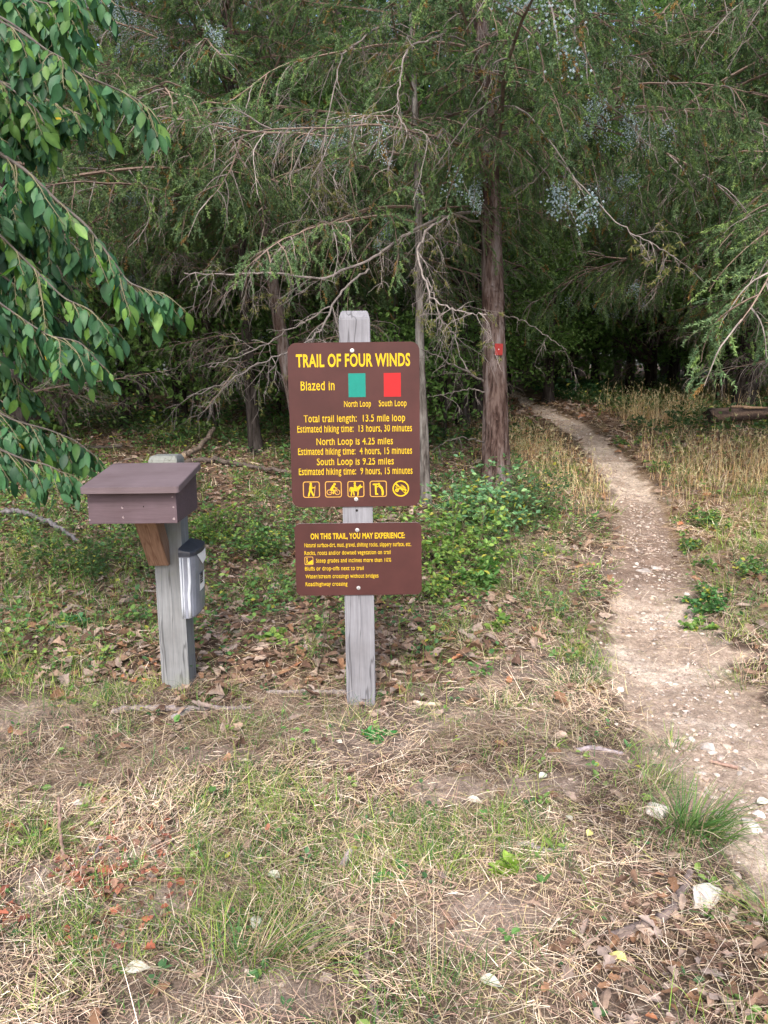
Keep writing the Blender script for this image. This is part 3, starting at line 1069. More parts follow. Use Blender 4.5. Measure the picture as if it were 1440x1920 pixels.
def bough(seed, L=2.4, live=1.0, berries=0, rise=0.12, droop=0.34, side=0.36, step=0.095, spray=20, hang=0.17, bare=0.14):
    """one cedar limb along +x: bark mesh with foliage and, on some, clusters of pale blue berries"""
    rng = np.random.default_rng(seed)
    A, B, ra, rb, sc = [], [], [], [], []
    fp, fd, fl, fw, fc = [], [], [], [], []
    bp = []
    def sticks(pts, r0, r1, col):
        n = len(pts) - 1
        rr = np.linspace(r0, r1, n + 1)
        A.extend(pts[:-1]); B.extend(pts[1:]); ra.extend(rr[:-1]); rb.extend(rr[1:])
        sc.extend([col] * n)
    nmain = 22
    main = [np.zeros(3)]
    d = norm(np.array([1, 0, rise]))
    for k in range(nmain):
        d = norm(d + np.array([0, 0, -droop * L / nmain / 2.4]) + rng.normal(size=3) * 0.055)
        main.append(main[-1] + d * L / nmain)
    main = np.array(main)
    sticks(main, 0.016 * L / 2.4, 0.003, TWIG_BROWN * 1.3)
    T = norm(np.gradient(main, axis=0))
    s = 0.14
    sgn = 1
    while s < 1.0:
        f = s * nmain
        k = min(int(f), nmain - 1)
        p = main[k] + (main[k + 1] - main[k]) * (f - k)
        t = T[k]
        lat = norm(np.cross(t, [0, 0, 1.0])) * sgn
        up = rng.uniform(-0.75, 0.45)
        dd = t * rng.uniform(0.5, 0.9) + lat * rng.uniform(0.6, 1.1) + np.array([0, 0, up])
        ln = L * side * (1.15 - 0.75 * s) * rng.uniform(0.55, 1.25)
        dead = rng.random() < bare or live == 0
        sec = polyline(rng, p, dd, ln, 9, rng.uniform(0.06, 0.2), 0.11)
        greyish = rng.uniform(0.55, 1.15)
        sticks(sec, 0.0055, 0.0018, (TWIG_GREY if (dead or rng.random() < 0.25) else TWIG_BROWN * 1.3) * greyish)
        TT = norm(np.gradient(sec, axis=0))
        tl = 0.04
        sg2 = 1
        while tl < ln:
            ff = tl / ln * 9
            kk = min(int(ff), 8)
            pp = sec[kk] + (sec[kk + 1] - sec[kk]) * (ff - kk)
            lat2 = norm(np.cross(TT[kk], rng.normal(size=3)))
            dd2 = TT[kk] * 0.8 + lat2 * 0.8
            l3 = rng.uniform(0.5, 1.3) * hang * (1.2 - 0.5 * tl / ln)
            ter = polyline(rng, pp, dd2, l3, 4, 0.22, 0.16)
            if dead and rng.random() < 0.35:
                tl += 0.06
                continue
            sticks(ter, 0.0018, 0.0008, (TWIG_GREY if dead else np.array((0.115, 0.125, 0.065))) * greyish)
            if not dead and rng.random() < live:
                n_ = int(spray * 3.1 * rng.uniform(0.6, 1.4))
                q = rng.uniform(0.10, 1.0, n_) ** 0.75 * 3.99
                ki = np.minimum(q.astype(int), 3)
                P = ter[ki] + (ter[ki + 1] - ter[ki]) * (q - ki)[:, None]
                tt = norm(ter[ki + 1] - ter[ki])
                D = tt * 0.8 + rng.normal(size=(n_, 3)) * 0.65 + np.array([0, 0, -0.08])
                fp.append(P); fd.append(D)
                fl.append(rng.uniform(0.011, 0.028, n_)); fw.append(rng.uniform(0.0038, 0.0068, n_))
                tone = rng.random()
                base = mixc((0.050, 0.096, 0.048), (0.148, 0.230, 0.108), np.full(n_, tone))
                if rng.random() < 0.045:
                    base = mixc((0.16, 0.105, 0.045), (0.26, 0.15, 0.05), rng.random(n_))
                elif rng.random() < 0.22:
                    base = base * np.array((1.6, 1.5, 1.1))
                fc.append(base * rng.uniform(0.7, 1.35, (n_, 1)))
                if berries and vnoise(pp[0] * 2.6, pp[1] * 2.6, pp[2] * 2.6, seed) > 0.60 and rng.random() < berries:
                    nb_ = rng.integers(14, 34)
                    bp.append(ter[rng.integers(1, 5, nb_)] + rng.normal(size=(nb_, 3)) * 0.024)
            elif dead and rng.random() < 0.3:
                n_ = 5
                fp.append(np.repeat(ter[-1:], n_, 0)); fd.append(rng.normal(size=(n_, 3)) + [0, 0, -0.8])
                fl.append(rng.uniform(0.02, 0.05, n_)); fw.append(rng.uniform(0.002, 0.004, n_))
                fc.append(np.tile((0.20, 0.135, 0.075), (n_, 1)) * rng.uniform(0.7, 1.3, (n_, 1)))
            tl += rng.uniform(0.026, 0.052)
        s += step / L * rng.uniform(0.6, 1.4)
        sgn = -sgn
    mb = MB()
    A, B = np.array(A), np.array(B)
    V, F = prisms(A, B, np.array(ra), np.array(rb), 4)
    mb.add(V, F, rep(np.array(sc), 8), 0)
    if fp:
        P, D = np.concatenate(fp), np.concatenate(fd)
        V, F = diamonds(P, D, np.concatenate(fl), np.concatenate(fw), rng)
        mb.add(V, F, rep(np.concatenate(fc), 4), 1)
    mats = [M['twig'], M['cedar']]
    if bp:
        bpn = np.concatenate(bp)
        mats.append(M['berry'])
        r_ = rng.uniform(0.0045, 0.008, (len(bpn), 1, 1))
        oc = np.array([[1, 0, 0], [-1, 0, 0], [0, 1, 0], [0, -1, 0], [0, 0, 1], [0, 0, -1]], float)
        V = (bpn[:, None, :] + oc[None] * r_).reshape(-1, 3)
        F0 = np.array([[0, 2, 4], [2, 1, 4], [1, 3, 4], [3, 0, 4], [2, 0, 5], [1, 2, 5], [3, 1, 5], [0, 3, 5]])
        mb.add(V, (F0[None] + (np.arange(len(bpn)) * 6)[:, None, None]).reshape(-1, 3), rep(mixc((0.20, 0.29, 0.325), (0.40, 0.50, 0.535), rng.random(len(bpn))), 6), 2)
    return mb.mesh('bough', mats)

LIVE = [bough(101, spray=24), bough(102, droop=0.5, spray=24), bough(103, rise=0.3, droop=0.5, spray=22, bare=0.2), bough(104, L=2.0, side=0.42, spray=24),
        bough(105, L=2.7, droop=0.6, hang=0.2, spray=22)]
BERRY = [bough(111, berries=0.9, spray=22, bare=0.14), bough(112, berries=0.9, droop=0.5, spray=22, bare=0.14)]
THIN = [bough(121, live=0.30, bare=0.5, spray=16), bough(122, live=0.22, bare=0.6, droop=0.55, spray=16)]
DEAD = [bough(131, live=0, droop=0.3), bough(132, live=0, droop=0.6, L=2.0), bough(133, live=0, rise=-0.05, droop=0.15, L=2.2)]

def put_bough(parent, me, p, az, el, s, roll=0.0):
    o = mesh_obj('bough', me, parent)
    o.location = p
    o.rotation_euler = (roll, -el, az)
    o.scale = (s, s, s)
    return o

def cedar(px, py, r0, height, label, seed, lean=(0, 0), n_live=40, z_live=1.9, n_dead=12, z_dead=(0.5, 3.0), z_top=None, group='red cedars at the edge of the wood',
          bark='cedar_bark', n=20, nz=70, flakes=0, berry=0.12, smax=1.25, aim=None, xy=None):
    rng = np.random.default_rng(seed)
    if xy is None:
        p = ground_px(px, py)
    else:
        p = np.array(xy)
    root = empty('cedar_tree', (p[0], p[1], float(ground_z(p[0], p[1]))))
    tag(root, label, 'tree', group)
    mb, axis, rad = trunk_mb(height, r0, r0 * 0.12, lean, seed, n, nz, flakes=flakes)
    mb.build('trunk', M[bark], root, smooth=True)
    crown = empty('crown', parent=root)
    z_top = z_top or height * 0.97
    ga = rng.uniform(0, 6.28)
    for k in range(n_live):
        f = (k + rng.random()) / n_live
        z = z_live + (z_top - z_live) * f
        ga += 2.399 + rng.normal() * 0.3
        az = ga
        if aim is not None and rng.random() < aim[1]:
            az = aim[0] + rng.normal() * 0.8
        s = smax * (1.05 - 0.75 * ((z - z_live) / (height - z_live)) ** 1.3) * rng.uniform(0.7, 1.15)
        me = (BERRY if rng.random() < berry else LIVE if rng.random() < 0.85 else THIN)
        put_bough(crown, me[rng.integers(len(me))], axis(z), az, rng.uniform(-0.25, 0.35), s, rng.normal() * 0.25)
    for k in range(int(n_dead * 0.55)):
        z = rng.uniform(*z_dead)
        me = DEAD if rng.random() < 0.6 else THIN
        put_bough(crown, me[rng.integers(len(me))], axis(z), rng.uniform(0, 6.28), rng.uniform(-0.2, 0.3), rng.uniform(0.4, 0.85), rng.normal() * 0.4)
    return root, crown, axis, rad

SOUTH = -math.pi / 2
main, main_crown, main_axis, main_rad = cedar(932, 925, 0.125, 9.0, 'large shaggy red cedar with a red marker nailed to its trunk', 7, (-0.35, 0.1),
      n_live=70, z_live=2.95, n_dead=0, z_dead=(0.5, 2.4), n=56, nz=300, flakes=650, berry=0.30, smax=1.25, aim=(SOUTH + 0.3, 0.35))
cedar(797, 942, 0.050, 7.0, 'slim cedar with a pale lichen-grey trunk standing just behind the right edge of the sign', 8, (-0.2, 0), n_live=34, z_live=2.5, n_dead=3, z_dead=(0.8, 2.6), bark='grey_bark', smax=0.9)
cedar(480, 850, 0.075, 8.0, 'cedar with a straight blackish trunk left of the sign and right of the register box', 9, (-0.25, 0), n_live=48, z_live=2.2, n_dead=16, z_dead=(0.8, 2.6), bark='dark_bark', aim=(SOUTH, 0.3))
cedar(572, 862, 0.095, 9.0, 'cedar whose reddish trunk leans left behind the upper left corner of the sign', 10, (-1.3, 0), n_live=48, z_live=2.6, n_dead=16, z_dead=(0.8, 3), aim=(SOUTH, 0.3))
cedar(235, 800, 0.09, 9.0, 'cedar behind the register box with its lower limbs bare', 11, (0.2, 0), n_live=46, z_live=2.3, n_dead=18, z_dead=(0.8, 3), bark='dark_bark', aim=(SOUTH, 0.3))
cedar(70, 815, 0.10, 9.0, 'cedar at the left edge behind the hanging broad leaves', 12, (0.3, 0), n_live=46, z_live=2.2, n_dead=14, z_dead=(0.8, 3), bark='dark_bark')
cedar(1392, 775, 0.17, 9.5, 'stout dark cedar at the right edge behind the fallen log', 13, (0.35, 0), n_live=64, z_live=2.1, n_dead=6, z_dead=(1.0, 2.0), bark='dark_bark', aim=(SOUTH - 0.4, 0.45), berry=0.08, smax=1.45)
cedar(1350, 758, 0.09, 9.0, 'slender dark cedar just left of the stout trunk by the log', 14, (0.3, 0), n_live=40, z_live=2.8, n_dead=10, z_dead=(0.8, 2.8), bark='dark_bark')
cedar(1222, 742, 0.13, 9.5, 'dark cedar leaning left above the far seed-head grass', 15, (-1.2, 0), n_live=40, z_live=2.7, n_dead=16, z_dead=(0.6, 3), bark='dark_bark')
cedar(1180, 738, 0.10, 9.0, 'upright dark cedar right of the far green bank', 16, (0.0, 0), n_live=36, z_live=2.7, n_dead=14, z_dead=(0.6, 3), bark='dark_bark')
cedar(0, 0, 0.12, 8.5, 'cedar past the right edge whose boughs hang over the dry grass slope', 17, (0, 0), n_live=70, z_live=2.1, n_dead=4, z_dead=(1.0, 2.0), xy=(4.9, 8.8), aim=(math.pi + 0.25, 0.45), berry=0.0, smax=1.45)
for q, (x, y, lab) in enumerate([
        (-0.6, 12.5, 'cedar in the shade behind the middle of the sign'), (-3.4, 13.5, 'shaded cedar among the trunks left of the sign'),
        (1.3, 13.0, 'shaded cedar close behind the marked trunk'), (-6.2, 12.0, 'shaded cedar at the left edge far behind the register box'),
        (6.6, 14.5, 'shaded cedar right of the fallen log'), (3.6, 17.5, 'shaded cedar beyond the trail bend'), (-1.8, 17.0, 'deeply shaded cedar far behind the sign'),
        (-8.2, 8.6, 'cedar past the left edge beyond the broad-leaved tree'), (8.6, 10.5, 'cedar far out on the right of the grass slope'), (-4.2, 9.2, 'cedar between the register box and the left edge')]):
    cedar(0, 0, 0.10, 9.5, lab, 40 + q, (0.2 * math.sin(q * 3), 0), n_live=40, z_live=2.3, n_dead=12, z_dead=(0.6, 2.8), xy=(x, y), bark='dark_bark', berry=0.08, smax=1.35)

# limbs of the near cedars that the photograph shows clearly: pale, bare, twiggy
def px_limb(parent, pts, r0, r1, seed, twigs=1.0, grey=1.0, green=0.15):
    rng = np.random.default_rng(seed)
    P = np.array([at_y(*p) for p in pts])
    t = np.linspace(0, 1, len(P))
    tt = np.linspace(0, 1, 6 * len(P))
    Q = np.stack([np.interp(tt, t, P[:, k]) for k in range(3)], -1)
    for _ in range(2):
        Q[1:-1] = (Q[:-2] + 2 * Q[1:-1] + Q[2:]) / 4
    Q[1:-1] += rng.normal(size=(len(Q) - 2, 3)) * 0.006
    mb = MB()
    V, fl = tube(Q, np.linspace(r0, r1, len(Q)) * 0.72, 7)
    mb.add(V, fl, TWIG_GREY * grey * 0.85)
    A, B, ra, rb, cc = [], [], [], [], []
    fp, fd = [], []
    L = np.linalg.norm(np.diff(Q, axis=0), axis=1).sum()
    def grow(p, d, ln, r, depth):
        pts = polyline(rng, p, d, ln, 6, 0.10, 0.17)
        rr = np.linspace(r, r * 0.45, 7)
        A.extend(pts[:-1]); B.extend(pts[1:]); ra.extend(rr[:-1]); rb.extend(rr[1:]); cc.extend([TWIG_GREY * grey * rng.uniform(0.6, 1.05)] * 6)
        if depth < 2:
            for k in range(int(ln / 0.055)):
                f = rng.uniform(0.15, 1) * 6
                ki = min(int(f), 5)
                grow(pts[ki] + (pts[ki + 1] - pts[ki]) * (f - ki), norm(pts[ki + 1] - pts[ki]) * 0.9 + rng.normal(size=3) * 0.65 + [0, 0, -0.25], ln * rng.uniform(0.25, 0.5), r * 0.6, depth + 1)
        elif rng.random() < green:
            fp.append(np.repeat(pts[2:], 4, 0)); fd.append(rng.normal(size=(20, 3)) * 0.6 + [0, 0, -0.6])
    for k in range(int(L / 0.10 * twigs)):
        f = rng.uniform(0.12, 1)
        ki = min(int(f * (len(Q) - 1)), len(Q) - 2)
        grow(Q[ki], norm(Q[ki + 1] - Q[ki]) * 0.7 + rng.normal(size=3) * 0.6 + [0, 0, -0.35], rng.uniform(0.12, 0.42), 0.0032, 0 if rng.random() < 0.5 else 1)
    V, F = prisms(np.array(A), np.array(B), np.array(ra), np.array(rb), 3)
    mb.add(V, F, rep(np.array(cc), 6))
    if fp:
        Pn, Dn = np.concatenate(fp), np.concatenate(fd)
        n_ = len(Pn)
        V, F = diamonds(Pn, Dn, rng.uniform(0.02, 0.05, n_), rng.uniform(0.004, 0.007, n_), rng)
        mb.add(V, F, rep(mixc((0.07, 0.10, 0.03), (0.19, 0.17, 0.06), rng.random(n_)), 4), 1)
    o = mb.build('limb', [M['twig'], M['cedar']])
    o.parent = parent
    o.location = -np.array(parent.location)
    return o
D8 = at_y(930, 600, 8)[1]
ym = main.location.y
px_limb(main, [(905, 395, ym - 0.1), (830, 405, ym - 0.6), (750, 445, ym - 0.9), (690, 490, ym - 1.2), (600, 525, ym - 1.5), (500, 510, ym - 1.7), (420, 515, ym - 1.8), (345, 512, ym - 1.9)], 0.022, 0.006, 201, 1.0)
px_limb(main, [(690, 505, ym - 1.2), (640, 545, ym - 1.5), (622, 580, ym - 1.8), (600, 620, ym - 2.0), (565, 648, ym - 2.2), (520, 668, ym - 2.4), (470, 690, ym - 2.5), (430, 715, ym - 2.6), (350, 745, ym - 2.7)], 0.013, 0.004, 202, 1.0)
px_limb(main, [(618, 575, ym - 1.8), (560, 610, ym - 1.6), (500, 645, ym - 1.5), (440, 672, ym - 1.5), (390, 690, ym - 1.5)], 0.009, 0.003, 203, 0.6)
px_limb(main, [(905, 420, ym - 0.1), (850, 400, ym - 0.7), (800, 430, ym - 1.1), (780, 470, ym - 1.4), (795, 520, ym - 1.6), (808, 560, ym - 1.8), (840, 578, ym - 1.9), (880, 588, ym - 2.0), (912, 590, ym - 2.05)], 0.016, 0.004, 204, 1.3, 1.05, 0.35)
px_limb(main, [(800, 520, ym - 1.6), (815, 560, ym - 1.7), (828, 600, ym - 1.8), (850, 622, ym - 1.9), (862, 660, ym - 2.0)], 0.008, 0.003, 205, 1.0, 1.05)
px_limb(main, [(906, 715, ym - 0.1), (870, 695, ym - 0.3), (830, 672, ym - 0.5), (790, 655, ym - 0.6)], 0.017, 0.006, 206, 0.5, 0.6, 0)
px_limb(main, [(908, 830, ym - 0.1), (870, 820, ym - 0.3), (840, 826, ym - 0.4), (810, 845, ym - 0.5)], 0.011, 0.003, 207, 0.5, 0.6, 0)
px_limb(main, [(908, 735, ym - 0.1), (880, 728, ym - 0.2), (840, 738, ym - 0.4), (800, 745, ym - 0.5)], 0.010, 0.003, 208, 0.5, 0.6, 0)
px_limb(main, [(945, 590, ym - 0.1), (980, 600, ym - 0.3), (1015, 622, ym - 0.5), (1040, 640, ym - 0.6), (1062, 656, ym - 0.7)], 0.008, 0.003, 209, 0.4, 0.9, 0)
px_limb(main, [(945, 260, ym - 0.1), (1000, 275, ym - 0.6), (1050, 300, ym - 1.1), (1090, 350, ym - 1.5), (1160, 420, ym - 1.8), (1220, 455, ym - 1.95), (1265, 480, ym - 2.0)], 0.013, 0.003, 210, 0.9, 0.75, 0.4)
px_limb(main, [(930, 250, ym - 0.1), (1010, 240, ym - 0.7), (1050, 285, ym - 1.0), (1000, 340, ym - 1.1), (965, 370, ym - 1.1)], 0.012, 0.004, 211, 0.5, 0.9)
px_limb(main, [(925, 120, ym - 0.1), (840, 60, ym - 1.0), (760, 90, ym - 1.6), (748, 160, ym - 1.8), (745, 215, ym - 1.9), (770, 260, ym - 2.0)], 0.014, 0.004, 212, 0.8, 1.0, 0.3)
px_limb(main, [(905, 150, ym - 0.1), (720, 40, ym - 1.2), (640, 100, ym - 1.6), (618, 210, ym - 1.7), (605, 280, ym - 1.8), (590, 350, ym - 1.8)], 0.012, 0.003, 213, 0.8, 1.0, 0.3)

# red trail marker nailed to the trunk
tp = at_y(935, 655, ym - main_rad(1.6) - 0.022)
mb = MB()
plate(mb, round_rect(0.082, 0.112, 0.004, 2), -0.002, 0.002)
mb.add([(0.006 * math.cos(k), -0.0035, 0.006 * math.sin(k)) for k in np.arange(8) * math.pi / 4], np.arange(8), mat=1)
tagm = mb.build('trail_marker', [M['tag_red'], M['zinc']], loc=tuple(tp))
tagm.rotation_euler = (R(2), R(2), R(8))
tag(tagm, 'small red rectangular trail marker nailed to the large cedar trunk', 'trail marker')

# ------------------------------------------------------------------ broad-leaved woodland behind
def crown_mesh(seed, rad=2.6, hgt=4.2, clumps=46, per=300, leaf=0.10):
    rng = np.random.default_rng(seed)
    mb = MB()
    A, B = [], []
    P, D, Nn, Cc = [], [], [], []
    for k in range(clumps):
        v = norm(rng.normal(size=3))
        rr = rng.uniform(0.35, 1.0) ** 0.6
        c = np.array([v[0] * rad * rr, v[1] * rad * rr, v[2] * hgt / 2 * rr])
        A.append([c[0] * 0.15, c[1] * 0.15, c[2] * 0.6 - 0.5]); B.append(c)
        cr = rng.uniform(0.45, 0.85)
        n_ = int(per * cr)
        w_ = rng.normal(size=(n_, 3)) * np.array([1, 1, 0.55]) * cr * 0.62
        P.append(c + w_); D.append(rng.normal(size=(n_, 3)) * [1, 1, 0.5] + [0, 0, -0.7]); Nn.append(rng.normal(size=(n_, 3)) * 0.7 + [0, 0, 1])
        t = rng.random()
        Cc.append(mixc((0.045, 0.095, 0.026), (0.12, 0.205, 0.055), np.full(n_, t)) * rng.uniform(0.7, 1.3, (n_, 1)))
    P, D, Nn, Cc = (np.concatenate(x) for x in (P, D, Nn, Cc))
    V, F = leaves_simple(P, D, Nn, rng.uniform(0.7, 1.3, len(P)) * leaf, rng.uniform(0.7, 1.3, len(P)) * leaf * 0.55)
    mb.add(V, F, rep(Cc, 6), 1)
    V, F = prisms(np.array(A), np.array(B), np.full(len(A), 0.035), np.full(len(A), 0.008), 4)
    mb.add(V, F, (0.07, 0.058, 0.05), 0)
    return mb.mesh('crown', [M['twig'], M['far_leaf']])
CROWN = [crown_mesh(301), crown_mesh(302, 2.3, 5.0), crown_mesh(303, 3.0, 3.8)]
TRK = []
for q in range(3):
    mbq, _, _ = trunk_mb(7.5, 0.13, 0.03, (0.3 - 0.3 * q, 0.1), 320 + q, 14, 40, ridge=0.08, wander=0.10)
    TRK.append(mbq.mesh('trunk', [M['dark_bark']], True))
rng = np.random.default_rng(99)
spots = []
for tries in range(4000):
    y = rng.uniform(14, 38)
    x = rng.uniform(-0.75, 0.75) * y + rng.uniform(-4, 4)
    if min([math.hypot(x - a, y - b_) for a, b_ in spots] + [9]) < 2.3 or trail_d(np.array(x), np.array(y)) < 2.6:
        continue
    spots.append((x, y))
    if len(spots) >= 60:
        break
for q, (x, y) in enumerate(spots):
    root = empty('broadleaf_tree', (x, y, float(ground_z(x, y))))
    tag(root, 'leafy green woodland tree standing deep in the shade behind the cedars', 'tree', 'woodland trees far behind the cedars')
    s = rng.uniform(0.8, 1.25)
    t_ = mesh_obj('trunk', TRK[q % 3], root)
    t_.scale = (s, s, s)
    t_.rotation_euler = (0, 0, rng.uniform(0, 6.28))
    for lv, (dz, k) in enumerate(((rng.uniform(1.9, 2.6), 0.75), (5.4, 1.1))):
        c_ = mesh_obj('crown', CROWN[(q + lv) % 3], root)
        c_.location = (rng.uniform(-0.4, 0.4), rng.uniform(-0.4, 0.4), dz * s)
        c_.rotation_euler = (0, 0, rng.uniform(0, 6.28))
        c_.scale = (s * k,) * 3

# leafy saplings filling the shade between the trunks
rng = np.random.default_rng(123)
SAP = [crown_mesh(311, 0.75, 1.7, 26, 150, 0.075), crown_mesh(312, 0.9, 1.4, 26, 150, 0.07), crown_mesh(313, 0.65, 2.0, 26, 150, 0.08)]
for q, (x, y, s, lab) in enumerate([
        (0.1, 10.4, 0.9, 'leafy sapling filling the shade right behind the sign'), (-1.2, 11.2, 1.0, 'leafy sapling in the shade just left of the sign'),
        (-2.6, 12.4, 1.2, 'leafy sapling in the shade above the register box'), (-4.6, 11.5, 1.2, 'leafy sapling in the shade at the left behind the broad leaves'),
        (0.9, 11.6, 0.9, 'leafy sapling between the slim and the marked cedar'), (1.5, 16.5, 1.3, 'leafy sapling just right of the marked trunk where the trail vanishes'),
        (4.6, 20.0, 1.7, 'tall sapling above the far green bank'), (6.4, 19.0, 1.6, 'sapling between the far dark trunks'), (8.2, 18.0, 1.6, 'sapling behind the stout cedar at the right'),
        (9.4, 15.5, 1.3, 'sapling at the right edge beyond the log'), (3.3, 21.0, 1.6, 'sapling left of the far green bank'), (-6.4, 14.5, 1.5, 'sapling far in the shade at the left edge'),
        (-1.9, 14.5, 1.3, 'sapling far in the shade between box and sign'), (5.4, 23.5, 1.9, 'pale green sapling deepest in the wood beyond the trail')]):
    root = empty('sapling', (x, y, float(ground_z(x, y))))
    tag(root, lab, 'tree', 'saplings in the shade of the cedars')
    t_ = mesh_obj('trunk', TRK[q % 3], root)
    t_.scale = (0.25 * s, 0.25 * s, 0.30 * s)
    c_ = mesh_obj('crown', SAP[q % 3], root)
    c_.location = (0, 0, 1.25 * s)
    c_.scale = (s, s, s)
    c_.rotation_euler = (0, 0, rng.uniform(0, 6.28))

# the far wood: one mass of foliage and stems that closes the view
rng = np.random.default_rng(7)
mb = MB()
n_ = 52000
rr = rng.uniform(38, 62, n_)
an = rng.uniform(-1.25, 1.25, n_)
hz_ = rng.uniform(0, 1, n_) ** 0.8 * 24
P = np.stack([np.sin(an) * rr, np.cos(an) * rr, hz_ + 0.3], -1)
keep = fbm(P[:, 0] * 0.25, P[:, 1] * 0.25, P[:, 2] * 0.25, 3, 8) > 0.39
P = P[keep]
n_ = len(P)
V, F = leaves_simple(P, rng.normal(size=(n_, 3)) + [0, 0, -0.6], rng.normal(size=(n_, 3)) + [0, -0.8, 0.6], rng.uniform(0.5, 1.0, n_), rng.uniform(0.35, 0.65, n_))
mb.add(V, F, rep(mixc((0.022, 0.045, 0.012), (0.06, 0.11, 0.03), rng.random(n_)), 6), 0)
st = rng.uniform(-1.25, 1.25, 160)
sr = rng.uniform(34, 55, 160)
A = np.stack([np.sin(st) * sr, np.cos(st) * sr, np.zeros(160)], -1)
V, F = prisms(A, A + np.stack([rng.normal(size=160) * 0.8, rng.normal(size=160) * 0.8, np.full(160, 14.0)], -1), np.full(160, 0.17), np.full(160, 0.07), 6)
mb.add(V, F, (0.04, 0.033, 0.03), 1)
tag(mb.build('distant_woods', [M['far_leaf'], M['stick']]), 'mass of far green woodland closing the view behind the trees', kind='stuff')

# ------------------------------------------------------------------ broad-leaved tree reaching in from the left
def leaf_blades(P, D, N, L, Wd, bend, fold=0.18):
    """oval pointed leaves, 6 rows of 3 points: folded along the midrib and bent towards the tip"""
    t = np.array([0, 0.14, 0.38, 0.64, 0.86, 1.0])
    hw = np.array([0.01, 0.30, 0.50, 0.43, 0.19, 0.0])
    D, N = norm(D), np.asarray(N, float)
    S = norm(np.cross(D, N))
    Nn = np.cross(S, D)
    n = len(P)
    V = np.zeros((n, 6, 3, 3))
    for i in range(6):
        c = P + D * (L * t[i])[:, None] - Nn * (L * bend * t[i] ** 2)[:, None]
        for j, sgn in enumerate((-1, 0, 1)):
            V[:, i, j] = c + S * (Wd * hw[i] * sgn)[:, None] + Nn * (Wd * hw[i] * abs(sgn) * fold)[:, None]
    F = []
    for i in range(5):
        for j in range(2):
            F.append([i * 3 + j, i * 3 + j + 1, i * 3 + j + 4, i * 3 + j + 3])
    F = np.array(F)
    return V.reshape(-1, 3), (F[None] + (np.arange(n) * 18)[:, None, None]).reshape(-1, 4)

tx, ty = -3.15, 3.9
lt = empty('broadleaf_tree', (tx, ty, float(ground_z(tx, ty))))
tag(lt, 'tree just past the left edge whose drooping leafy branches hang in beside the register box', 'tree')
mbq, laxis, lrad = trunk_mb(6.5, 0.11, 0.03, (0.3, -0.1), 61, 24, 80, ridge=0.07, wander=0.06)
mbq.build('trunk', M['grey_bark'], lt, smooth=True)
LT0 = np.array(lt.location)

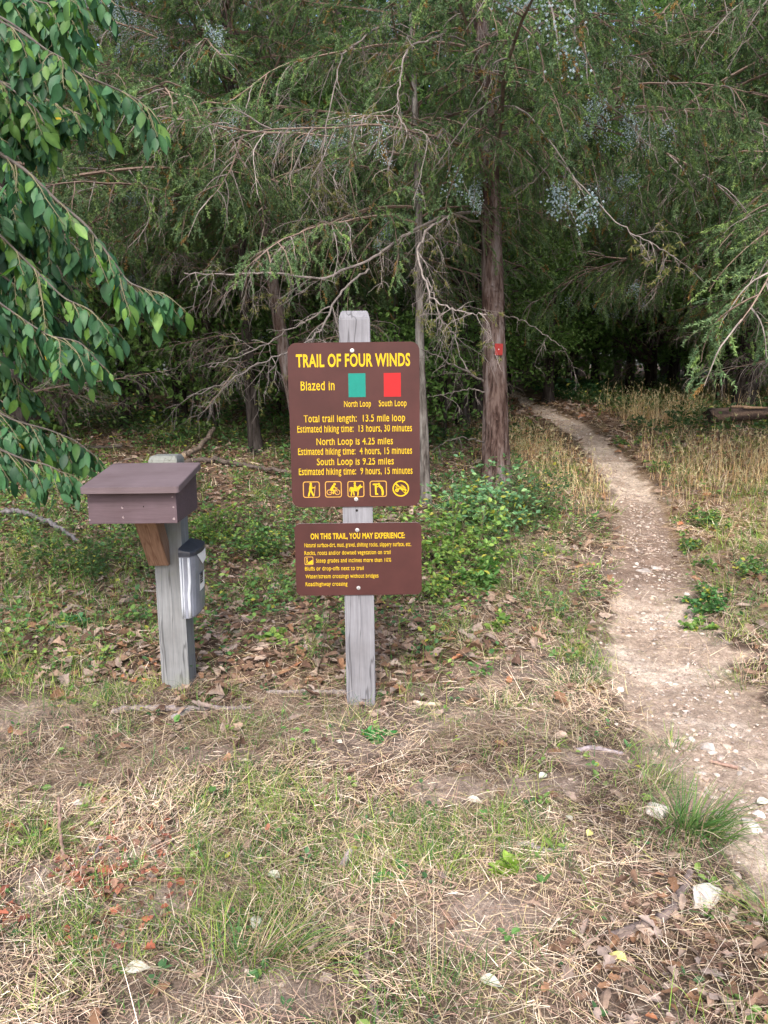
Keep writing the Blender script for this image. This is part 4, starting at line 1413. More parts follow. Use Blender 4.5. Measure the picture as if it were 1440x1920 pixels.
def leafy_branch(pts, seed, dens=1.0, r0=0.0075, spread=0.30, tone=0.0):
    rng = np.random.default_rng(seed)
    P = np.array([at_y(*p) for p in pts])
    zs = P[0][2] - LT0[2] - 0.35
    root = LT0 + laxis(max(0.8, zs))
    P = np.vstack([root, (root + P[0]) / 2 + [0, 0, 0.12], P])
    t = np.linspace(0, 1, len(P))
    tt = np.linspace(0, 1, 7 * len(P))
    Q = np.stack([np.interp(tt, t, P[:, k]) for k in range(3)], -1)
    for _ in range(3):
        Q[1:-1] = (Q[:-2] + 2 * Q[1:-1] + Q[2:]) / 4
    mb = MB()
    V, fl = tube(Q, np.linspace(r0, 0.0022, len(Q)), 7)
    mb.add(V, fl, (0.12, 0.105, 0.095))
    A, B, ra, rb = [], [], [], []
    LP, LD, LN, LL = [], [], [], []
    def leafy(pts_, step):
        T = norm(np.gradient(pts_, axis=0))
        ln = np.linalg.norm(np.diff(pts_, axis=0), axis=1).sum()
        n_ = max(2, int(ln / step))
        for k in range(n_):
            f = (k + rng.uniform(0.2, 0.8)) / n_ * (len(pts_) - 1)
            ki = min(int(f), len(pts_) - 2)
            p = pts_[ki] + (pts_[ki + 1] - pts_[ki]) * (f - ki)
            lat = norm(np.cross(T[ki], [0, 0, 1])) * (1 if k % 2 else -1)
            pet = p + lat * 0.012 + np.array([0, 0, -0.006]) + T[ki] * 0.008
            A.append(p); B.append(pet); ra.append(0.0011); rb.append(0.0009)
            LP.append(pet)
            LD.append(lat * rng.uniform(0.15, 0.8) + T[ki] * rng.uniform(0.1, 0.6) + np.array([0, -0.05, -rng.uniform(0.3, 1.5)]))
            LN.append(rng.normal(size=3) * 0.8 + [0.1, -1.0, 0.75])
            LL.append(rng.uniform(0.050, 0.100) * (0.5 if rng.random() < 0.25 else 1))
    start = len(Q) * 2 // len(P)
    mainp = Q[start:]
    Lm = np.linalg.norm(np.diff(mainp, axis=0), axis=1).sum()
    leafy(mainp[len(mainp) // 4:], 0.045 / dens)
    nt_ = int(Lm / 0.050 * dens)
    for k in range(nt_):
        f = rng.uniform(0.02, 1) * (len(mainp) - 1)
        ki = min(int(f), len(mainp) - 2)
        T = norm(mainp[ki + 1] - mainp[ki])
        lat = norm(np.cross(T, [0, 0, 1])) * (1 if k % 2 else -1)
        d = T * 0.9 + lat * rng.uniform(0.2, 0.9) + np.array([0, 0, rng.uniform(-0.95, 0.15)])
        tw = polyline(rng, mainp[ki], d, spread * rng.uniform(0.45, 1.25) * (1.1 - 0.65 * f / (len(mainp) - 1)), 7, 0.12, 0.10)
        rr = np.linspace(0.0035, 0.0012, 8)
        A.extend(tw[:-1]); B.extend(tw[1:]); ra.extend(rr[:-1]); rb.extend(rr[1:])
        leafy(tw, 0.024 / dens)
    V, F = prisms(np.array(A), np.array(B), np.array(ra), np.array(rb), 4)
    mb.add(V, F, (0.16, 0.15, 0.09))
    br = mb.build('branch', M['twig'], lt)
    br.location = -LT0
    LP, LD, LN, LL = (np.array(x) for x in (LP, LD, LN, LL))
    n_ = len(LP)
    V, F = leaf_blades(LP, LD, LN, LL, LL * rng.uniform(0.42, 0.54, n_), rng.uniform(-0.15, 0.50, n_), 0.22)
    c = mixc((0.018, 0.064, 0.032), (0.052, 0.142, 0.058), rng.random(n_) ** 1.2) * rng.uniform(0.8, 1.2, (n_, 1))
    c = np.where((rng.random(n_) < 0.16 + tone)[:, None], c * np.array((2.1, 1.55, 0.75)), c)
    c = np.where((rng.random(n_) < 0.0012)[:, None], np.array((0.62, 0.45, 0.03)), c)
    cc = rep(c, 18).reshape(n_, 6, 3, 3)
    cc[:, :, 1] *= np.array((1.35, 1.25, 1.2))      # paler midrib
    lm = MB()
    lm.add(V, F, cc.reshape(-1, 3))
    lm.build('leaves', M['leaf'], br, smooth=True)
    return br

leafy_branch([(-190, -60, 3.7), (20, 40, 3.6), (130, 130, 3.5), (215, 165, 3.5), (255, 185, 3.5), (280, 205, 3.5)], 401, 1.15, tone=0.1)
leafy_branch([(-190, -120, 3.9), (-20, -30, 3.9), (90, 10, 3.9), (150, -15, 3.9), (190, -10, 3.9)], 402, 1.3, tone=0.25)
leafy_branch([(-190, 60, 4.0), (-60, 120, 4.0), (20, 165, 4.1), (70, 205, 4.1), (85, 235, 4.1)], 403, 1.0, tone=0.6)
leafy_branch([(-190, 190, 3.5), (-20, 275, 3.5), (50, 320, 3.5), (110, 380, 3.5), (160, 420, 3.5), (205, 480, 3.5), (240, 530, 3.5), (280, 545, 3.5), (308, 550, 3.5)], 404, 1.3, 0.011)
leafy_branch([(-190, 330, 3.8), (-10, 430, 3.7), (60, 500, 3.7), (120, 560, 3.7), (170, 580, 3.7), (215, 630, 3.7)], 405, 1.2)
leafy_branch([(-190, 470, 3.6), (-40, 540, 3.6), (30, 590, 3.6), (90, 630, 3.6), (150, 640, 3.6), (195, 690, 3.6)], 406, 1.2)
leafy_branch([(-190, 520, 4.1), (-20, 600, 4.1), (60, 615, 4.1), (140, 600, 4.1), (215, 610, 4.1)], 407, 1.1)
leafy_branch([(-190, 700, 4.1), (-30, 760, 4.1), (30, 790, 4.1), (90, 805, 4.1), (140, 825, 4.1), (185, 860, 4.1)], 408, 1.3, 0.010, 0.24)
leafy_branch([(-190, 740, 3.9), (-30, 830, 3.9), (40, 860, 3.9), (90, 872, 3.9), (125, 890, 3.9)], 409, 1.2, 0.010, 0.24)
leafy_branch([(-190, 250, 4.2), (-60, 330, 4.2), (10, 370, 4.2), (40, 420, 4.2), (60, 470, 4.2)], 410, 1.1, tone=0.1)
leafy_branch([(-190, -20, 3.5), (-40, 20, 3.5), (40, 60, 3.5), (90, 95, 3.5), (120, 110, 3.4)], 411, 1.2, tone=0.2)

for q, (x0, y0_, x1, y1_, dy) in enumerate([(-190, -160, 120, -25, 4.4), (-190, -90, 150, 75, 4.3), (-190, 20, 60, 190, 4.5), (-190, 110, 150, 215, 4.4), (-190, 260, 60, 400, 4.2), (-190, 300, 130, 450, 4.1),
                                            (-190, 400, 150, 545, 4.3), (-190, 480, 180, 640, 4.4), (-190, 600, 60, 735, 4.3), (-190, 690, 130, 850, 4.5), (-190, 250, 150, 470, 3.8), (-190, -60, 70, 60, 4.6), (-190, 330, 50, 520, 4.5), (-190, 500, 60, 640, 4.6), (-190, 640, 30, 800, 4.4), (-190, 160, 90, 270, 4.6), (-190, 420, 110, 600, 3.9)]):
    leafy_branch([(x0, y0_, dy), (x0 * 0.5 + x1 * 0.5, y0_ * 0.55 + y1_ * 0.45 - 12, dy), (x1 * 0.75 + x0 * 0.25, y0_ * 0.3 + y1_ * 0.7 - 8, dy), (x1, y1_, dy)], 430 + q, 1.7, 0.009, 0.30, 0.1)

# ------------------------------------------------------------------ ground layer
def fan(n, dens, y0=1.25, y1=15.0, margin=1.0, seed=0):
    """n random land points in the wedge in front of the camera, thinned with distance by dens(y)"""
    rng = np.random.default_rng(seed)
    yy = np.linspace(y0, y1, 800)
    pdf = (1.10 * yy + 2 * margin) * dens(yy)
    cdf = np.cumsum(pdf)
    y = np.interp(rng.random(n), cdf / cdf[-1], yy)
    x = (rng.random(n) * 2 - 1) * (0.55 * y + margin)
    return x, y, rng

def blade_strips(x, y, z, az, tilt, L, Wd, curl, rng, segs=3):
    """grass blades and straws: narrow strips starting at the ground, rising at tilt and curling over"""
    n = len(x)
    p = np.stack([x, y, z], -1)
    h = np.stack([np.cos(az), np.sin(az), np.zeros(n)], -1)
    roll = rng.uniform(-0.6, 0.6, n)
    S = np.stack([-np.sin(az), np.cos(az), np.zeros(n)], -1) * np.cos(roll)[:, None]
    S[:, 2] = np.sin(roll)
    V = np.zeros((n, segs + 1, 2, 3))
    wv = np.linspace(1.0, 0.25, segs + 1)
    ang = tilt.copy()
    for i in range(segs + 1):
        V[:, i, 0] = p - S * (Wd * wv[i] / 2)[:, None]
        V[:, i, 1] = p + S * (Wd * wv[i] / 2)[:, None]
        d = h * np.cos(ang)[:, None]
        d[:, 2] = np.sin(ang)
        p = p + d * (L / segs)[:, None]
        ang = ang - curl / segs
    F = np.array([[2 * i, 2 * i + 1, 2 * i + 3, 2 * i + 2] for i in range(segs)])
    k = (segs + 1) * 2
    return V.reshape(-1, 3), (F[None] + (np.arange(n) * k)[:, None, None]).reshape(-1, 4), k

def pick(rng, n, cols, jit=0.2):
    c = np.array(cols, float)
    return c[rng.integers(len(c), size=n)] * rng.uniform(1 - jit, 1 + jit, (n, 1))

STRAW = [(0.53, 0.42, 0.29), (0.47, 0.35, 0.245), (0.67, 0.57, 0.46), (0.40, 0.275, 0.20), (0.34, 0.22, 0.17), (0.59, 0.48, 0.36), (0.46, 0.38, 0.20), (0.29, 0.195, 0.155)]
GREEN = [(0.12, 0.22, 0.040), (0.19, 0.30, 0.055), (0.075, 0.17, 0.040), (0.28, 0.34, 0.075), (0.05, 0.135, 0.04)]
near3 = lambda yy: np.minimum(1, 3.0 / yy) ** 1.55

# dry straw lying on the ground
x, y, rng = fan(330000, near3, 1.2, 17, 1.2, 501)
tdv = trail_d(x, y)
acc = straw_mask(x, y) * (1 - 0.6 * bare_mask(x, y)) * (0.10 + 0.90 * sstep(0.65, 1.5, tdv + 0.9 * (fbm(x * 2.2, y * 2.2, 0, 3, 97) - 0.5))) * (1 - 0.70 * litter_mask(x, y) * sstep(2.6, 4, y) - 0.35 * litter_mask(x, y) * sstep(4, 2.6, y)) * (1 - 0.5 * sstep(8, 12, y) * (x < 1.2 + 0.1 * y))
k = rng.random(len(x)) < acc
x, y = x[k], y[k]
n = len(x)
sc_ = np.maximum(1, y / 3.2)
L = rng.lognormal(-2.85, 0.55, n).clip(0.02, 0.34) * np.minimum(sc_, 1.6)
V, F, kk = blade_strips(x, y, ground_z(x, y) + rng.uniform(0.001, 0.032, n), 9 * fbm(x * 1.1, y * 1.1, 0, 2, 95) + rng.normal(0, 1.0, n), rng.normal(0.10, 0.24, n), L, rng.uniform(0.0010, 0.0028, n) * sc_, rng.normal(0.15, 0.5, n), rng)
mb = MB()
tonef = fbm(x * 1.9, y * 1.9, 4.0, 3, 96)
col = pick(rng, n, STRAW, 0.3) * (0.72 + 0.6 * sstep(0.35, 0.65, tonef))[:, None]
col = np.where((rng.random(n) < 0.16 * green_mask(x, y))[:, None], pick(rng, n, [(0.24, 0.26, 0.09), (0.17, 0.21, 0.065)], 0.2), col)
mb.add(V, F, rep(col, kk))
# standing dry stalks
x, y, rng = fan(17000, near3, 1.3, 17, 1.2, 502)
hill = sstep(0.55, 0.8, fbm(x * 0.8, y * 0.8, 5.5, 3, 71)) + 0.9 * sstep(0, 0.6, x - TR[:, 0].min() * 0 - np.interp(y, TR[::-1, 1], TR[::-1, 0])) * sstep(4.5, 7, y)
k = rng.random(len(x)) < (0.12 + hill) * sstep(0.9, 1.5, trail_d(x, y) - 2.0 * sstep(9, 14, y)) * (1 - 0.8 * litter_mask(x, y))
x, y = x[k], y[k]
n = len(x)
sc_ = np.maximum(1, y / 3.5)
V, F, kk = blade_strips(x, y, ground_z(x, y), rng.uniform(0, 6.28, n), rng.normal(1.1, 0.3, n), rng.uniform(0.05, 0.16, n) * (1 + 0.5 * sstep(5, 9, y)), rng.uniform(0.0012, 0.0026, n) * sc_, rng.uniform(0, 1.2, n), rng)
mb.add(V, F, rep(pick(rng, n, STRAW, 0.25), kk))
tag(mb.build('dry_grass', M['straw']), 'pale dry straw and mown grass matted over the ground', kind='stuff')

# green grass in loose tufts
cx, cy, rng = fan(24000, near3, 1.3, 16, 1.2, 503)
gm = green_mask(cx, cy)
rt_x = np.interp(cy, TR[::-1, 1], TR[::-1, 0])
right_strip = sstep(0.35, 0.7, cx - rt_x) * sstep(3.6, 4.6, cy) * sstep(14, 9, cy) * sstep(0.42, 0.56, fbm(cx * 1.6, cy * 1.6, 6.0, 3, 43)) * 0.9
left_strip = sstep(-0.6, -1.2, cx + 0.12 * cy) * sstep(4.2, 4.8, cy) * sstep(8.5, 6, cy) * 1.6
k = rng.random(len(cx)) < (0.15 + 0.80 * gm + left_strip + right_strip) * (1 - 0.85 * bare_mask(cx, cy)) * sstep(0.85, 1.3, trail_d(cx, cy) - 2.0 * sstep(8, 12, cy)) * (1 - 0.65 * litter_mask(cx, cy))
cx, cy = cx[k], cy[k]
nb_ = rng.integers(6, 22, len(cx))
sp = rng.uniform(0.012, 0.05, len(cx))
hh = rng.uniform(0.035, 0.11, len(cx)) * (1 + 0.3 * (cy > 4))
tone = rng.integers(0, 5, len(cx))
x, y = np.repeat(cx, nb_), np.repeat(cy, nb_)
n = len(x)
x = x + rng.normal(size=n) * np.repeat(sp, nb_)
y = y + rng.normal(size=n) * np.repeat(sp, nb_)
sc_ = np.maximum(1, y / 3.5)
V, F, kk = blade_strips(x, y, ground_z(x, y) - 0.003, np.repeat(rng.uniform(0, 6.28, len(cx)), nb_) + rng.normal(0, 1.1, n), rng.normal(0.80, 0.38, n), np.repeat(hh, nb_) * rng.uniform(0.5, 1.5, n), rng.uniform(0.0016, 0.0038, n) * sc_, rng.uniform(0.1, 1.5, n), rng)
cg = np.array(GREEN)[np.repeat(tone, nb_)] * rng.uniform(0.75, 1.3, (n, 1))
cg = np.where((rng.random(n) < 0.14)[:, None], pick(rng, n, STRAW), cg)
mb = MB()
mb.add(V, F, rep(cg, kk))
tag(mb.build('green_grass', M['grass']), 'thin green grass growing in loose patches through the straw', kind='stuff')

# fallen leaves
def oak_leaves(P, az, L, Wd, curl, tilt, rng):
    t = np.array([0, 0.12, 0.28, 0.40, 0.58, 0.70, 0.86, 1.0])
    hw = np.array([0.02, 0.22, 0.38, 0.27, 0.46, 0.33, 0.27, 0.03])
    n = len(P)
    D = np.stack([np.cos(az), np.sin(az), tilt], -1)
    D = norm(D)
    roll = rng.normal(0, 0.45, n)
    S = np.stack([-np.sin(az), np.cos(az), roll], -1)
    S = norm(S)
    Nn = np.cross(D, S)
    V = np.zeros((n, 8, 3, 3))
    jit = rng.uniform(0.75, 1.25, (n, 8, 3))
    c2 = rng.normal(0, 0.25, n)
    for i in range(8):
        c = P + D * (L * t[i])[:, None] + Nn * (L * c2 * (t[i] - 0.5) ** 2 * 1.6)[:, None]
        for j, sgn in enumerate((-1, 0, 1)):
            w_ = Wd * hw[i] * sgn * jit[:, i, j]
            V[:, i, j] = c + S * w_[:, None] + Nn * (np.abs(w_) * curl)[:, None]
    F = np.array([[i * 3 + j, i * 3 + j + 1, i * 3 + j + 4, i * 3 + j + 3] for i in range(7) for j in range(2)])
    return V.reshape(-1, 3), (F[None] + (np.arange(n) * 24)[:, None, None]).reshape(-1, 4)
DEADLEAF = [(0.155, 0.095, 0.065), (0.20, 0.130, 0.092), (0.26, 0.185, 0.140), (0.115, 0.070, 0.052), (0.32, 0.245, 0.20), (0.22, 0.125, 0.075), (0.28, 0.22, 0.19)]
x, y, rng = fan(60000, lambda yy: np.minimum(1, 4.5 / yy) ** 1.3 * (1 + 1.5 * (yy < 3)), 1.3, 19, 1.5, 504)
k = rng.random(len(x)) < 0.025 * sstep(0.8, 1.3, trail_d(x, y)) + litter_mask(x, y) * 0.9
x, y = x[k], y[k]
n = len(x)
L = rng.uniform(0.030, 0.085, n) * np.clip(y / 3.0, 0.72, 1.15) * np.maximum(1, y / 9)
V, F = oak_leaves(np.stack([x, y, ground_z(x, y) + rng.uniform(0.002, 0.03, n)], -1), rng.uniform(0, 6.28, n), L, L * rng.uniform(0.45, 0.75, n), rng.normal(0.35, 0.5, n), rng.normal(0, 0.22, n), rng)
col = pick(rng, n, DEADLEAF, 0.25)
col = np.where((rng.random(n) < 0.008)[:, None], np.array((0.34, 0.15, 0.08)), col)
mb = MB()
mb.add(V, F, rep(col, 24))
# russet crumbled leaves in the lower left
q = 620
rx, ry = ground_px(130, 1660)
x, y = rx - 0.06 + rng.normal(size=q) * 0.24, ry + rng.normal(size=q) * 0.17
kq = fbm(x * 6, y * 6, 0, 2, 44) > 0.44
x, y = x[kq], y[kq]
q = len(x)
L = rng.uniform(0.014, 0.042, q)
V, F = oak_leaves(np.stack([x, y, ground_z(x, y) + rng.uniform(0.008, 0.035, q)], -1), rng.uniform(0, 6.28, q), L, L * 0.75, rng.normal(0.35, 0.5, q), rng.normal(0, 0.22, q), rng)
mb.add(V, F, rep(pick(rng, q, [(0.26, 0.09, 0.055), (0.19, 0.07, 0.05), (0.30, 0.13, 0.085), (0.16, 0.09, 0.065), (0.22, 0.13, 0.09)], 0.3), 24))
tag(mb.build('leaf_litter', M['litter']), 'brown curled oak leaves littering the woodland floor', kind='stuff')

# small seedlings and creeping green plants
def sprigs(x, y, h, nl, size, rng, cols, mb, spread=1.0):
    n = len(x)
    z = ground_z(x, y)
    A = np.stack([x, y, z - 0.005], -1)
    lean = rng.normal(size=(n, 2)) * 0.25
    Bp = A + np.stack([lean[:, 0] * h, lean[:, 1] * h, h + 0.005], -1)
    V, F = prisms(A, Bp, np.full(n, 0.0013) * np.maximum(1, y / 4), np.full(n, 0.0009) * np.maximum(1, y / 4), 3)
    mb.add(V, F, (0.09, 0.10, 0.04))
    idx = np.repeat(np.arange(n), nl)
    m_ = len(idx)
    f = rng.uniform(0.35, 1.0, m_)[:, None]
    P = A[idx] * (1 - f) + Bp[idx] * f
    az = rng.uniform(0, 6.28, m_)
    D = np.stack([np.cos(az), np.sin(az), rng.normal(0.15, 0.35, m_)], -1)
    P = P + D * (size[idx] * rng.uniform(0.1, 0.9, m_) * spread)[:, None]
    L = size[idx] * rng.uniform(0.7, 1.3, m_)
    V, F = leaves_simple(P, D, rng.normal(size=(m_, 3)) * 0.35 + [0, 0, 1], L, L * rng.uniform(0.5, 0.75, m_), 0.15)
    tn = np.asarray(cols, float)[rng.integers(len(cols), size=n)][idx] * rng.uniform(0.75, 1.3, (m_, 1))
    tn = np.where((rng.random(m_) < 0.03)[:, None], np.array((0.34, 0.34, 0.06)), tn)
    mb.add(V, F, rep(tn, 6))
WEED = [(0.095, 0.20, 0.055), (0.07, 0.16, 0.055), (0.14, 0.24, 0.062), (0.20, 0.29, 0.075), (0.055, 0.125, 0.048)]
mb = MB()
x, y, rng = fan(34000, lambda yy: np.minimum(1, 5 / yy) ** 1.2, 3.9, 15, 1.2, 505)
pat = sstep(0.44, 0.60, fbm(x * 1.3, y * 1.3, 12.0, 3, 81))
left = sstep(1.9, 1.2, x - 0.05 * y)
band = sstep(4.8, 5.7, y) * sstep(10.0, 7.5, y)
k = rng.random(len(x)) < (0.05 + pat * (0.10 + 0.27 * band)) * (0.08 + 0.92 * left) * sstep(0.95, 1.5, trail_d(x, y) - 2.0 * sstep(8, 12, y))
x, y = x[k], y[k]
n = len(x)
sprigs(x, y, rng.uniform(0.03, 0.26, n) ** 1.1, rng.integers(4, 13, n), rng.uniform(0.018, 0.040, n) * np.maximum(1, y / 7), rng, WEED, mb, 1.8)
x, y, rng = fan(420, near3, 1.4, 5, 1.0, 506)
k = trail_d(x, y) > 1.1
x, y = x[k], y[k]
n = len(x)
sprigs(x, y, rng.uniform(0.015, 0.05, n), rng.integers(3, 6, n), rng.uniform(0.016, 0.034, n), rng, WEED, mb, 0.5)
x, y, rng = fan(8000, lambda yy: 0 * yy + 1, 11, 26, 2.0, 507)
pat = sstep(0.45, 0.6, fbm(x * 0.45, y * 0.45, 3.0, 3, 82))
k = rng.random(len(x)) < (0.15 + pat) * sstep(1.0, 1.6, trail_d(x, y) - 3.0 * sstep(9, 14, y))
x, y = x[k], y[k]
n = len(x)
sprigs(x, y, rng.uniform(0.08, 0.30, n), rng.integers(8, 16, n), rng.uniform(0.05, 0.09, n), rng, [(0.05, 0.10, 0.032), (0.035, 0.08, 0.03), (0.075, 0.125, 0.035)], mb, 1.8)
tag(mb.build('ground_cover', M['weed']), 'low green seedlings and creepers covering the ground behind the posts', kind='stuff')

# tall straw-coloured grass with seed heads beyond the trail
mb = MB()
rng = np.random.default_rng(508)
def tall_patch(px, py, sx, sy, n, h0, h1, cols):
    c = ground_px(px, py)
    x, y = c[0] + rng.normal(size=n) * sx, c[1] + rng.normal(size=n) * sy
    lg_ = ground_px(1375, 812)
    k_ = (trail_d(x, y) > 1.15 + 2.5 * sstep(9, 14, y)) & ((np.abs(x - lg_[0]) > 0.75) | (np.abs(y - lg_[1] + 0.5) > 0.9))
    x, y = x[k_], y[k_]
    n = len(x)
    z = ground_z(x, y)
    L = rng.uniform(h0, h1, n)
    az = rng.uniform(0, 6.28, n)
    tl = rng.normal(1.25, 0.2, n)
    cu = rng.uniform(0, 0.9, n)
    V, F, kk = blade_strips(x, y, z, az, tl, L, rng.uniform(0.003, 0.006, n) * np.maximum(1, y / 10), cu, rng, 4)
    mb.add(V, F, rep(pick(rng, n, cols, 0.25), kk))
    tips = V.reshape(n, 5, 2, 3)[:, -1].mean(1)
    k_ = rng.random(n) < 0.4
    P = np.repeat(tips[k_], 4, 0)
    D = rng.normal(size=(len(P), 3)) * 0.4 + [0, 0, 0.5]
    V, F = diamonds(P - D * 0.02, D, rng.uniform(0.03, 0.07, len(P)), rng.uniform(0.006, 0.012, len(P)), rng)
    mb.add(V, F, rep(pick(rng, len(P), [(0.50, 0.42, 0.26), (0.36, 0.34, 0.19)], 0.2), 4))
TAN = [(0.66, 0.47, 0.25), (0.58, 0.39, 0.20), (0.46, 0.28, 0.14), (0.64, 0.52, 0.31)]
TANG = TAN + [(0.20, 0.23, 0.08)]
tall_patch(1210, 795, 0.6, 0.8, 800, 0.2, 0.55, TAN)
tall_patch(1290, 775, 0.9, 1.0, 500, 0.25, 0.6, TANG)
tall_patch(1420, 880, 0.6, 0.7, 700, 0.15, 0.5, TANG)
tall_patch(1385, 752, 1.0, 0.8, 420, 0.25, 0.6, [(0.10, 0.15, 0.05), (0.14, 0.19, 0.07), (0.3, 0.27, 0.14)])
tall_patch(1300, 900, 0.8, 0.6, 700, 0.08, 0.28, TAN)
tall_patch(1000, 850, 0.35, 1.2, 800, 0.12, 0.38, TAN)
tall_patch(1060, 920, 0.30, 0.6, 350, 0.06, 0.22, TAN)
tall_patch(1100, 750, 0.6, 0.9, 600, 0.12, 0.32, [(0.035, 0.10, 0.04), (0.05, 0.12, 0.045), (0.03, 0.08, 0.035)])
tall_patch(1700, 900, 1.0, 1.5, 700, 0.2, 0.5, TAN)
tag(mb.build('tall_grass', M['straw']), 'tall tan grass with seed heads on the slope right of the trail', kind='stuff')

# gravel on the trail
def ico():
    import bmesh
    bm = bmesh.new()
    bmesh.ops.create_icosphere(bm, subdivisions=1, radius=1)
    V = np.array([v.co[:] for v in bm.verts])
    F = np.array([[v.index for v in f.verts] for f in bm.faces])
    bm.free()
    return V, F
IV, IF = ico()
rng = np.random.default_rng(509)
seg = rng.random(60000)
cum = np.concatenate([[0], np.cumsum(np.hypot(*np.diff(TR[:, :2], axis=0).T))])
lt_ = np.interp(seg, np.linspace(0, 1, 50), np.interp(np.linspace(0, 1, 50), [0, 1], [0, cum[-1]]))
x = np.interp(lt_, cum, TR[:, 0]); y = np.interp(lt_, cum, TR[:, 1]); hw_t = np.interp(lt_, cum, TR[:, 2])
x = x + rng.normal(size=len(x)) * hw_t * 0.6
k = (y > 1.2) & (y < 22) & (rng.random(len(x)) < np.minimum(1, (5.0 / np.maximum(y, 1)) ** 1.2)) & (rng.random(len(x)) < 0.35 + 0.65 * sstep(0.4, 0.6, fbm(x * 2.5, y * 2.5, 0, 3, 91)))
x, y = x[k], y[k]
n = min(len(x), 10000)
x, y = x[:n], y[:n]
s_ = rng.lognormal(-5.6, 0.75, n).clip(0.0022, 0.016) * np.maximum(1, y / 9)
sc3 = s_[:, None] * np.stack([rng.uniform(0.8, 1.5, n), rng.uniform(0.7, 1.1, n), rng.uniform(0.35, 0.75, n)], -1)
a = rng.uniform(0, 6.28, n)
Vb = IV[None] * (1 + rng.uniform(-0.28, 0.28, (n, len(IV), 1))) * sc3[:, None, :]
Vr = np.stack([Vb[..., 0] * np.cos(a)[:, None] - Vb[..., 1] * np.sin(a)[:, None], Vb[..., 0] * np.sin(a)[:, None] + Vb[..., 1] * np.cos(a)[:, None], Vb[..., 2]], -1)
V = Vr + np.stack([x, y, ground_z(x, y) + sc3[:, 2] * 0.3], -1)[:, None]
mb = MB()
mb.add(V.reshape(-1, 3), (IF[None] + (np.arange(n) * len(IV))[:, None, None]).reshape(-1, 3), rep(pick(rng, n, [(0.42, 0.345, 0.29), (0.35, 0.28, 0.235), (0.47, 0.40, 0.35), (0.28, 0.225, 0.195), (0.40, 0.31, 0.25), (0.50, 0.45, 0.40)], 0.2), len(IV)))
tag(mb.build('gravel', M['stone']), 'small pale limestone gravel strewn along the trail', kind='stuff')

x, y, rng = fan(16000, lambda yy: np.minimum(1, 2.5 / yy) ** 2.2, 1.25, 8, 1.0, 511)
k = rng.random(len(x)) < 0.35 + 0.65 * bare_mask(x, y)
x, y = x[k], y[k]
n = len(x)
s_ = rng.lognormal(-5.95, 0.5, n).clip(0.0015, 0.009)
sc3 = s_[:, None] * np.stack([rng.uniform(0.8, 1.4, n), rng.uniform(0.7, 1.1, n), rng.uniform(0.4, 0.9, n)], -1)
V = IV[None] * (1 + rng.uniform(-0.3, 0.3, (n, len(IV), 1))) * sc3[:, None, :] + np.stack([x, y, ground_z(x, y) + sc3[:, 2] * 0.3], -1)[:, None]
mb = MB()
mb.add(V.reshape(-1, 3), (IF[None] + (np.arange(n) * len(IV))[:, None, None]).reshape(-1, 3), rep(pick(rng, n, [(0.34, 0.27, 0.23), (0.25, 0.19, 0.155), (0.42, 0.35, 0.30), (0.18, 0.13, 0.10)], 0.25), len(IV)))
tag(mb.build('soil_crumbs', M['stone']), 'small crumbs of soil and bark between the straws', kind='stuff')

# ------------------------------------------------------------------ single things on the ground
import bmesh
def stone(px, py, wpx, hpx, label, seed, col=(0.50, 0.45, 0.41), group='loose pale stones on the trail'):
    rng = np.random.default_rng(seed)
    p = gpt(px, py)
    d = np.linalg.norm(p - CO)
    r = wpx / FPX * d / 2
    bm = bmesh.new()
    bmesh.ops.create_icosphere(bm, subdivisions=4, radius=1)
    V = np.array([v.co[:] for v in bm.verts])
    F = np.array([[v.index for v in f.verts] for f in bm.faces])
    bm.free()
    for _ in range(14):                             # flat broken facets
        nrm = norm(rng.normal(size=3))
        h = rng.uniform(0.45, 0.80)
        dd = V @ nrm
        V = V - np.where(dd > h, dd - h, 0)[:, None] * nrm
    V = V * (1 + 0.26 * (fbm(V[:, 0] * 2.5 + seed, V[:, 1] * 2.5, V[:, 2] * 2.5, 3, seed)[:, None] - 0.5))
    V = V * np.array([r, r * rng.uniform(0.7, 1.0), min(r * 0.8, hpx / FPX * d * 0.62)])
    mb = MB()
    mb.add(V, F, np.array(col) * (0.55 + 0.7 * fbm(V[:, 0] * 40, V[:, 1] * 40, V[:, 2] * 40, 3, seed)[:, None]))
    o = mb.build('stone', M['stone'], loc=tuple(p - [0, 0, r * 0.02]))
    o.rotation_euler = (0, 0, rng.uniform(0, 6.28))
    return tag(o, label, 'stone', group)
stone(1408, 1530, 44, 26, 'largest pale stone in the gravel at the right end of the trail', 1)
stone(1232, 1530, 58, 40, 'cream limestone rock beside the dark green grass tuft', 2, (0.62, 0.57, 0.52))
stone(1322, 1700, 66, 44, 'bright white chalky rock beside the dark broken stick', 3, (0.64, 0.60, 0.55))
stone(1212, 1058, 40, 12, 'flat grey stone set in the shaded part of the trail', 4, (0.40, 0.36, 0.33))
stone(1196, 1114, 20, 14, 'small brown stone in the rocky stretch of the trail', 5, (0.30, 0.23, 0.19))
stone(1163, 1283, 18, 14, 'small white stone at the left edge of the bright trail', 6, (0.78, 0.76, 0.73))
stone(1290, 1105, 13, 10, 'white pebble among the weeds right of the trail', 7, (0.72, 0.70, 0.68))
stone(1310, 1094, 9, 8, 'smallest white pebble, uphill among the weeds', 8, (0.74, 0.72, 0.70))
stone(1330, 1392, 30, 18, 'grey angular stone halfway down the bright trail', 9, (0.50, 0.45, 0.42))
stone(1352, 1408, 22, 13, 'pinkish stone touching a thin brown stick on the trail', 10, (0.50, 0.40, 0.35))
stone(1388, 1532, 24, 15, 'brown rounded stone left of the largest pale one', 11, (0.44, 0.34, 0.29))
